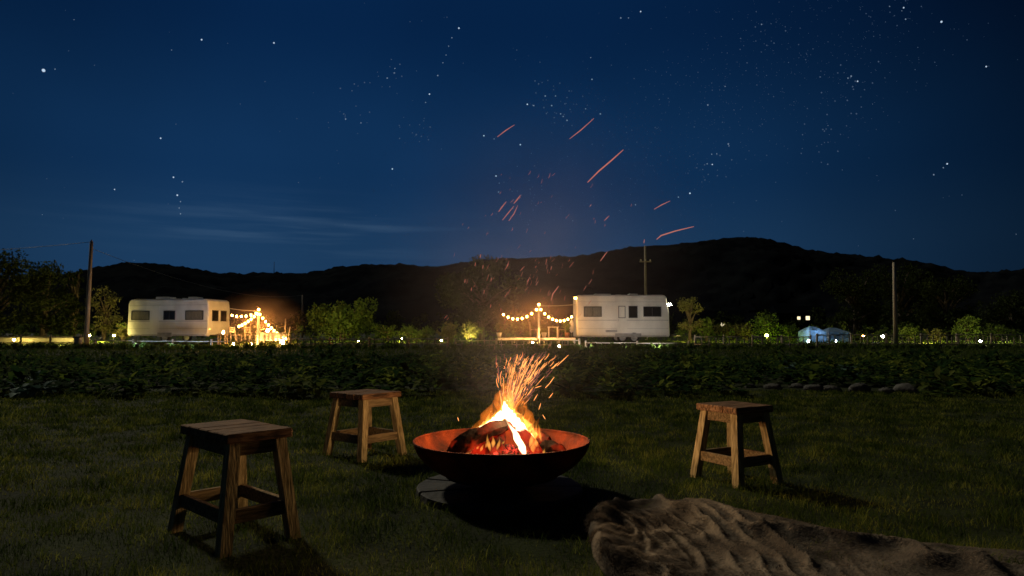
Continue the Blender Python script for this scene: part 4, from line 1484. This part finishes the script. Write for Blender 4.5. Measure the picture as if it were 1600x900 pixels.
# distant lit windows of houses at the foot of the hills
def house(label, px, py, Y, w, hgt, wins):
    p = at(px, py, Y)
    o = thing('distant_house', label, 'house', (p.x, Y, 0))
    zt_ = p.z + 1.2
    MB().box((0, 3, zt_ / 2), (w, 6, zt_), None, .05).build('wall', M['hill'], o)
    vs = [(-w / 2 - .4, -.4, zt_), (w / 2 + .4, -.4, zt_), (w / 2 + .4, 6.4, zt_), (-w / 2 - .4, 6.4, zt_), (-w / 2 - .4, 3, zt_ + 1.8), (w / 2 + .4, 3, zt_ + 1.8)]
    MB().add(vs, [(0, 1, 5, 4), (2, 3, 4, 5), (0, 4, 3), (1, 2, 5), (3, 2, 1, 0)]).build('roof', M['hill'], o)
    for dx, s_ in wins:
        f = MB().box((dx, -.03, p.z), (s_ + .2, .06, s_ + .2)).build('window', M['frame'], o)
        MB().box((dx, -.065, p.z), (s_, .02, s_)).build('pane', M['window_far'], f)


house('far-off house with one lit window, right of the right caravan', 1129, 507, 140, 9, 4, ((0, .7),))
house('far-off house with two lit windows above the blue tents', 1254, 497, 160, 11, 4, ((-.9, .7), (1.2, .9)))
house('far-off house with a lit window above the green lamp', 1208, 492, 170, 8, 4, ((0, .8),))


# ------------------------------------------------------------------ string lights
def stringlights(label, pts, n, sag, r=.055, Y=None, extra=None, big=0):
    a, b = pts
    o = thing('string_lights', label, 'string lights', tuple(a), group='strings of warm bulbs in the camp')
    P_ = [a.lerp(b, k / 24) - Vector((0, 0, sag * 4 * (k / 24) * (1 - k / 24))) - a for k in range(25)]
    MB().tube(P_, .01, 5).build('cable', M['wire'], o)
    m_ = None
    for k in range(n):
        t = (k + .5) / n
        q = a.lerp(b, t) - Vector((0, 0, sag * 4 * t * (1 - t) + .07)) - a
        if m_ is None:
            bo = MB().ball((0, 0, 0), r, 8, 6, 1, 1, 1.15).build('bulb', M['bulb'], o)
            m_ = bo.data
            so_ = MB().tube([(0, 0, .03), (0, 0, .075)], .018, 6).build('socket', M['black'], bo)
            ms = so_.data
        else:
            bo = link('bulb', m_, o)
            so_ = link('socket', ms, bo)
        bo.location = q
    return o


def lightpole(label, px, top, Y, bot=545):
    t = at(px, top, Y)
    z0 = gz(t.x, Y)
    o = thing('light_pole', label, 'pole', (t.x, Y, z0))
    h = t.z - z0
    MB().tube([(0, 0, -.2), (0, 0, h)], [.07, .055], 10).build('shaft', M['cloth'], o)
    MB().ball((0, 0, h + .08), .06, 10, 7).build('lamp', M['bulb'], o)
    return t


t1 = lightpole('pale post carrying the string lights right of the left caravan', 404, 486, 38.0)
e1_ = at(360, 492, 40.6)
stringlights('upper string of bulbs between the left caravan and its light post', (t1, at(359, 490, 40.0)), 6, .16)
stringlights('lower sagging string of bulbs reaching from the left light post toward the caravan', (t1, at(371, 509, 36.9)), 7, .10)
stringlights('steep string of bulbs falling right from the left light post', (t1, at(448, 528, 38.6)), 10, .20)
t2 = lightpole('pale post carrying the string lights left of the right caravan', 842, 478, 38.0)
stringlights('sagging string of bulbs left of the right light post', (t2, at(783, 487, 38.8)), 8, .50)
stringlights('sagging string of bulbs between the right light post and the right caravan', (t2, at(896, 491, 39.0)), 9, .52)
for a, b, lb in ((t1, at(358, 482, 40), 'bare cable from the left light post to the left caravan roof'), (t2, at(899, 476, 39.4), 'bare cable from the right light post to the right caravan roof')):
    mb = MB()
    mb.tube([a, a.lerp(b, .5) - Vector((0, 0, .03)), b], .018, 5)
    tag(mb.build('cable', M['pole']), lb, 'cable')
p = at(446, 508, 38.6)
o = thing('thin_post', 'thin stake at the right end of the steep bulb string', 'post', (p.x, 38.6, gz(p.x, 38.6)))
MB().tube([(0, 0, -.1), (0, 0, at(446, 498, 38.6).z - gz(p.x, 38.6))], .03, 8).build('shaft', M['fence'], o)


# ------------------------------------------------------------------ camp furniture
def chair(label, px, Y, rz, z=None, mat='fence'):
    x = X(px, Y)
    o = thing('camp_chair', label, 'chair', (x, Y, gz(x, Y) if z is None else z), rz, 'chairs in the camp')
    for sx in (-1, 1):
        MB().box((sx * .2, -.2, .22), (.04, .04, .44)).build('leg', M[mat], o)
        MB().tube([(sx * .2, .2, 0), (sx * .2, .2, .44), (sx * .2, .27, .92)], .022, 6).build('leg', M[mat], o)
    MB().box((0, 0, .455), (.46, .46, .035), None, .01).build('seat', M[mat], o)
    for k in range(3):
        MB().box((0, .235 + k * .014, .62 + k * .12), (.40, .018, .07)).build('back_slat', M[mat], o)
    return o


def table(label, px, Y, w, d_, h, z=None, mat='cloth', cloth=False, name='camp_table'):
    x = X(px, Y)
    o = thing(name, label, 'table', (x, Y, gz(x, Y) if z is None else z))
    MB().box((0, 0, h), (w, d_, .035), None, .008).build('tabletop', M[mat], o)
    for sx in (-1, 1):
        for sy in (-1, 1):
            MB().box((sx * (w / 2 - .06), sy * (d_ / 2 - .06), h / 2 - .01), (.05, .05, h - .03)).build('leg', M[mat], o)
    return o


table('long table right of the left light post', 426, 38.4, 1.25, .7, .56)
gzc = gz(X(426, 38.4), 38.4)
# white cloth draped over it
x_ = X(426, 38.4)
mb = MB()
nn_, hw, hd, top, dropz = 48, .66, .39, .60, .46
ring1, ring2, ring3 = [], [], []
for k in range(nn_):
    a = 2 * math.pi * k / nn_
    c_, s_ = math.cos(a), math.sin(a)
    q = max(abs(c_) / hw, abs(s_) / hd)
    ex, ey = c_ / q, s_ / q
    fo = 1 + .05 * math.sin(k * 1.9)
    ring1.append((ex, ey, top))
    ring2.append((ex * 1.02 * fo, ey * 1.02 * fo, top - .18))
    ring3.append((ex * (1.03 + .06 * math.sin(k * 1.9)), ey * (1.05 + .08 * math.sin(k * 1.9)), top - dropz - .02 * math.sin(k * 2.3)))
mb.add(ring1 + ring2 + ring3, [tuple(range(nn_))] + [(r_ * nn_ + k, (r_ + 1) * nn_ + k, (r_ + 1) * nn_ + (k + 1) % nn_, r_ * nn_ + (k + 1) % nn_) for r_ in (0, 1) for k in range(nn_)])
cl = mb.build('tablecloth', M['cloth'])
cl.location = (x_, 38.4, gzc)
tag(cl, 'bright white cloth draped over the long table at left', 'tablecloth')


def lantern(label, px, Y, z, s=1.0, mat='bulb_big'):
    x = X(px, Y)
    o = thing('lantern', label, 'lantern', (x, Y, z), group='lanterns in the camp')
    MB().lathe([(.001, 0), (.09 * s, 0), (.09 * s, .025 * s), (.001, .03 * s)], n=10).build('base', M['black'], o)
    MB().lathe([(.001, .035 * s), (.06 * s, .04 * s), (.07 * s, .12 * s), (.05 * s, .20 * s), (.001, .205 * s)], n=10).build('glass', M[mat], o)
    MB().lathe([(.001, .21 * s), (.085 * s, .212 * s), (.03 * s, .26 * s), (.001, .27 * s)], n=10).build('cap', M['black'], o)
    return o


M['bulb_soft'] = emitter('lantern_glow', (1.0, .50, .13), 700)
lantern('lantern standing on the white tablecloth at left', 419, 38.4, gzc + .603)
lantern('large lantern on the ground just right of the white tablecloth', 443, 37.9, gz(X(443, 37.9), 37.9), 1.1)
lantern('large lantern on the ground left of the left light post', 393, 37.5, gz(X(393, 37.5), 37.5), .9)
lantern('lantern on the ground in front of the left caravan drawbar', 366, 37.6, gz(X(366, 37.6), 37.6), .7)
lantern('large lantern on the ground in front of the deck, left of the right light post', 833, 36.9, gz(X(833, 36.9), 36.9) + .02, 1.5, 'bulb_soft')
lantern('small lantern at the foot of the deck, right part', 873, 36.9, gz(X(873, 36.9), 36.9) + .02, .7)
table('small low table by the lit end of the left caravan', 349, 38.0, .5, .4, .55, mat='deck')
lantern('bright lantern on the small low table by the left caravan end', 350, 38.0, gz(X(350, 38), 38) + .568, .8)
chair('chair left of the left light post, facing the table', 392, 38.6, R(60))
chair('chair nearest the left caravan end', 370, 38.8, R(150))
chair('chair at the right end of the white table', 446, 39.0, R(-70))

# deck with its furniture
DZ = zpy(527.5, 38.6)
dx0, dx1 = X(778, 38.6), X(899, 38.6)
o = thing('timber_deck', 'raised timber deck between the right light post and the right caravan', 'deck', ((dx0 + dx1) / 2, 38.6, gz(0, 38.7)))
dl, dh = dx1 - dx0, DZ - gz(0, 38.7)
for k in range(16):
    MB().box((0, .07 + k * .14, dh - .014), (dl, .132, .028)).build('board', M['deck'], o)
MB().box((0, -.015, dh - .075), (dl, .03, .12)).build('fascia', M['cloth'], o)
for k in range(6):
    MB().box((-dl / 2 + .1 + k * (dl - .2) / 5, .08, (dh - .14) / 2), (.09, .09, dh - .14)).build('deck_post', M['fence'], o)
table('small square white table on the deck', 864, 39.6, .62, .55, .60, DZ)
chair('chair on the deck right of the small white table', 878, 39.9, R(-90), DZ, 'deck')
chair('chair on the deck left of the right light post', 834, 40.0, R(80), DZ, 'deck')
# folded parasol, planters
p = (X(893, 39.8), 39.8, DZ)
o = thing('folded_parasol', 'folded white parasol on the deck against the right caravan', 'parasol', p)
MB().tube([(0, 0, 0), (0, 0, 1.15)], .025, 8).build('pole', M['deck'], o)
MB().lathe([(.03, .28), (.10, .34), (.17, .62), (.15, .80), (.06, .98), (.02, 1.08)], n=12).build('canopy', M['cloth'], o)
MB().lathe([(.001, 0), (.20, 0), (.20, .05), (.03, .07)], n=14).build('base', M['slab'], o)


def planter(label, px, Y, z, h, mat='foliage_pale', seed=3, pot='cloth'):
    x = X(px, Y)
    o = thing('potted_plant', label, 'potted plant', (x, Y, z), group='potted plants on the deck')
    MB().lathe([(.001, 0), (.10, 0), (.15, .26), (.16, .28), (.13, .27), (.001, .24)], n=14).build('pot', M[pot], o)
    rg_ = np.random.default_rng(seed)
    V, F, A = leaf_cloud([(0, 0, .3 + h * .35), (.08, 0, .3 + h * .6), (-.1, .03, .3 + h * .7), (0, 0, .3 + h * .9)], [.17, .14, .14, .10], 130, .12, .9, seed, .5)
    npmesh('leaves', V, F, M[mat], o, attr=A)
    MB().tube([(0, 0, .24), (.01, 0, .3 + h * .8)], .014, 5).build('stem', M['bark'], o)


planter('tall potted plant at the left end of the deck', 780, 39.0, DZ, .52, seed=61)
planter('small potted plant on the deck right of the right light post', 850, 39.1, DZ, .15, seed=62)
planter('leafy green potted plant on the deck beside the folded parasol', 886, 39.3, DZ, .62, 'foliage', 63, 'pot')


# pale blue tents
def tent(label, px, Y, w, h):
    x = X(px, Y)
    z0 = gz(x, Y)
    o = thing('small_tent', label, 'tent', (x, Y, z0), group='pale blue tents behind the right fence')
    hw, dp = w / 2, .9
    vs = [(-hw, -dp, 0), (hw, -dp, 0), (hw, dp, 0), (-hw, dp, 0), (-hw * .94, -dp * .9, h * .68), (hw * .94, -dp * .9, h * .68), (hw * .94, dp * .9, h * .68), (-hw * .94, dp * .9, h * .68), (-hw * .3, 0, h), (hw * .35, 0, h * .97)]
    MB().add(vs, [(0, 1, 5, 4), (1, 2, 6, 5), (2, 3, 7, 6), (3, 0, 4, 7), (4, 5, 9, 8), (5, 6, 9), (6, 7, 8, 9), (7, 4, 8)]).build('canvas', M['blue'], o)
    for sx in (-1, 1):
        MB().tube([(sx * hw, -dp - .01, 0), (sx * hw * .94, -dp * .9 - .02, h * .68)], .022, 6).build('tent_pole', M['metal'], o)
    MB().tube([(0, -dp - .008, 0), (0, -dp * .91 - .012, h * .66)], .012, 5).build('door_zip', M['trim'], o)


tent('pale blue tent with a lamp before it, left of the two', 1268, 41.5, 1.05, .98)
tent('wider pale blue tent, right of the two', 1300, 42.0, 1.35, .90)
lantern('cool white lantern in front of the left blue tent', 1262, 39.6, gz(X(1262, 39.6), 39.6), .8, 'lamp_cool')
lantern('cool white lantern in front of the right blue tent', 1304, 39.9, gz(X(1304, 39.9), 39.9), .8, 'lamp_cool')
post_lamp('small cool white lamp on a post over the left blue tent', 1272, 519, 41.0, 'lamp_cool', .07)

# weeds along the fence line
rg = np.random.default_rng(77)
cs, rs = [], []
for px in np.arange(-60, 1670, 7.0):
    Yw = 35.6 + rg.normal() * .5
    cs.append((X(px + rg.normal() * 4, Yw), Yw, .14 + .12 * rg.random() ** 2))
    rs.append(rg.uniform(.10, .26))
V, F, A = leaf_cloud(cs, rs, 20000, .11, .9, 7, .5)
V[:, 2] = np.maximum(V[:, 2], .04)
tag(npmesh('fence_weeds', V, F, M['foliage'], attr=A), 'low weeds growing along the foot of the camp fence', 'weeds', kind='stuff')

# ------------------------------------------------------------------ stars
def octa(mb, c, r):
    c = Vector(c)
    vs = [c + Vector(v) * r for v in ((1, 0, 0), (-1, 0, 0), (0, 1, 0), (0, -1, 0), (0, 0, 1), (0, 0, -1))]
    mb.add(vs, [(0, 2, 4), (2, 1, 4), (1, 3, 4), (3, 0, 4), (2, 0, 5), (1, 2, 5), (3, 1, 5), (0, 3, 5)])


SR = 5000.0


def star_at(px, py):
    return Vector((0, 0, CAM_H)) + ray(px, py).normalized() * SR


for px, py, r_, lb in ((68, 110, 16, 'brightest star, alone near the left edge of the sky'), (315, 62, 8.5, 'left star of the level pair high in the left sky'),
                       (428, 67, 8.5, 'right star of the level pair high in the left sky'), (251, 216, 8, 'lone star in the middle of the left sky'),
                       (271, 277, 8, 'upper star of the small vertical row low in the left sky'), (277, 305, 9, 'lower bright star of the vertical row low in the left sky'),
                       (179, 296, 6, 'faint lone star low in the left sky'), (613, 264, 8, 'lone star left of the spark cluster'),
                       (717, 44, 9, 'top star of the slanting chain at top centre'), (671, 147, 8, 'bottom star of the slanting chain at top centre'),
                       (756, 212, 8, 'star just left of the short upper spark'), (813, 226, 8, 'star just right below the short upper spark'),
                       (775, 275, 8, 'star above the small spark cluster'), (824, 163, 8, 'star high above the fire'), (1001, 18, 7.5, 'star at the top edge right of centre'),
                       (1471, 34, 10, 'brightest star near the top right corner'), (1412, 12, 7, 'star at the top edge left of the top right bright one'),
                       (1480, 256, 8, 'lone star in the right sky'), (1541, 104, 7, 'faint star near the right edge'), (1078, 302, 9, 'star low in the sky right of the sparks'),
                       (1340, 127, 7.5, 'star in the upper right sky'), (1113, 257, 7, 'star in the sky between the longest spark and the right side')):
    mb = MB()
    c = star_at(px, py)
    mb.ball((0, 0, 0), r_ * .56, 8, 6)
    o = mb.build('star', M['star'])
    o.location = c
    tag(o, lb, 'star', 'bright stars in the night sky')
mb, mf = MB(), MB()
rs_ = random.Random(99)
chain = [(706, 59), (701, 72), (697, 86), (692, 98), (684, 118), (665, 160), (617, 107), (605, 122), (616, 114), (285, 284), (282, 315), (280, 325), (282, 334), (86, 108), (540, 186), (564, 192),
         (772, 217), (779, 300), (780, 286), (1415, 30), (970, 28), (982, 28), (1330, 119), (1325, 122), (1459, 273), (1474, 262), (1105, 256), (1112, 241), (1120, 240), (1139, 228), (1138, 225),
         (868, 150), (880, 182), (886, 188), (876, 178), (938, 178), (915, 170), (923, 90), (925, 124), (1133, 135), (1060, 308), (993, 320), (862, 165), (852, 150), (834, 165), (1390, 10), (895, 345), (1190, 38), (1106, 164)]
for px, py in chain:
    octa(mb, star_at(px, py), rs_.uniform(3.6, 6.0))
for q in range(1500):       # faint milky band of stars, upper right
    t = rs_.random()
    px = 780 + 640 * t + rs_.gauss(0, 75)
    py = 380 - 400 * t + rs_.gauss(0, 75)
    if py < 440:
        octa(mf, star_at(px, py), rs_.uniform(1.1, 2.4 if rs_.random() < .8 else 4.2))
for q in range(1500):      # whole sky
    a = rs_.uniform(0, 2 * math.pi)
    z = rs_.uniform(.03, 1)
    r_ = math.sqrt(1 - z * z)
    octa(mf if rs_.random() < .93 else mb, Vector((r_ * math.cos(a), r_ * math.sin(a), z)) * SR, rs_.uniform(1.8, 4.2))
for q in range(170):       # loose clusters
    cx, cyy = rs_.choice(((860, 160), (875, 185), (1330, 130), (1310, 170), (1110, 250), (1200, 60), (600, 120), (545, 170), (660, 200), (810, 300), (850, 320), (1280, 210)))
    octa(mf, star_at(cx + rs_.gauss(0, 22), cyy + rs_.gauss(0, 18)), rs_.uniform(3, 6))
tag(mb.build('stars', M['star_mid']), 'scattered dim stars across the night sky', 'stars', kind='stuff')
tag(mf.build('faint_stars', M['star_dim']), 'countless faint stars of the milky band', 'stars', kind='stuff')
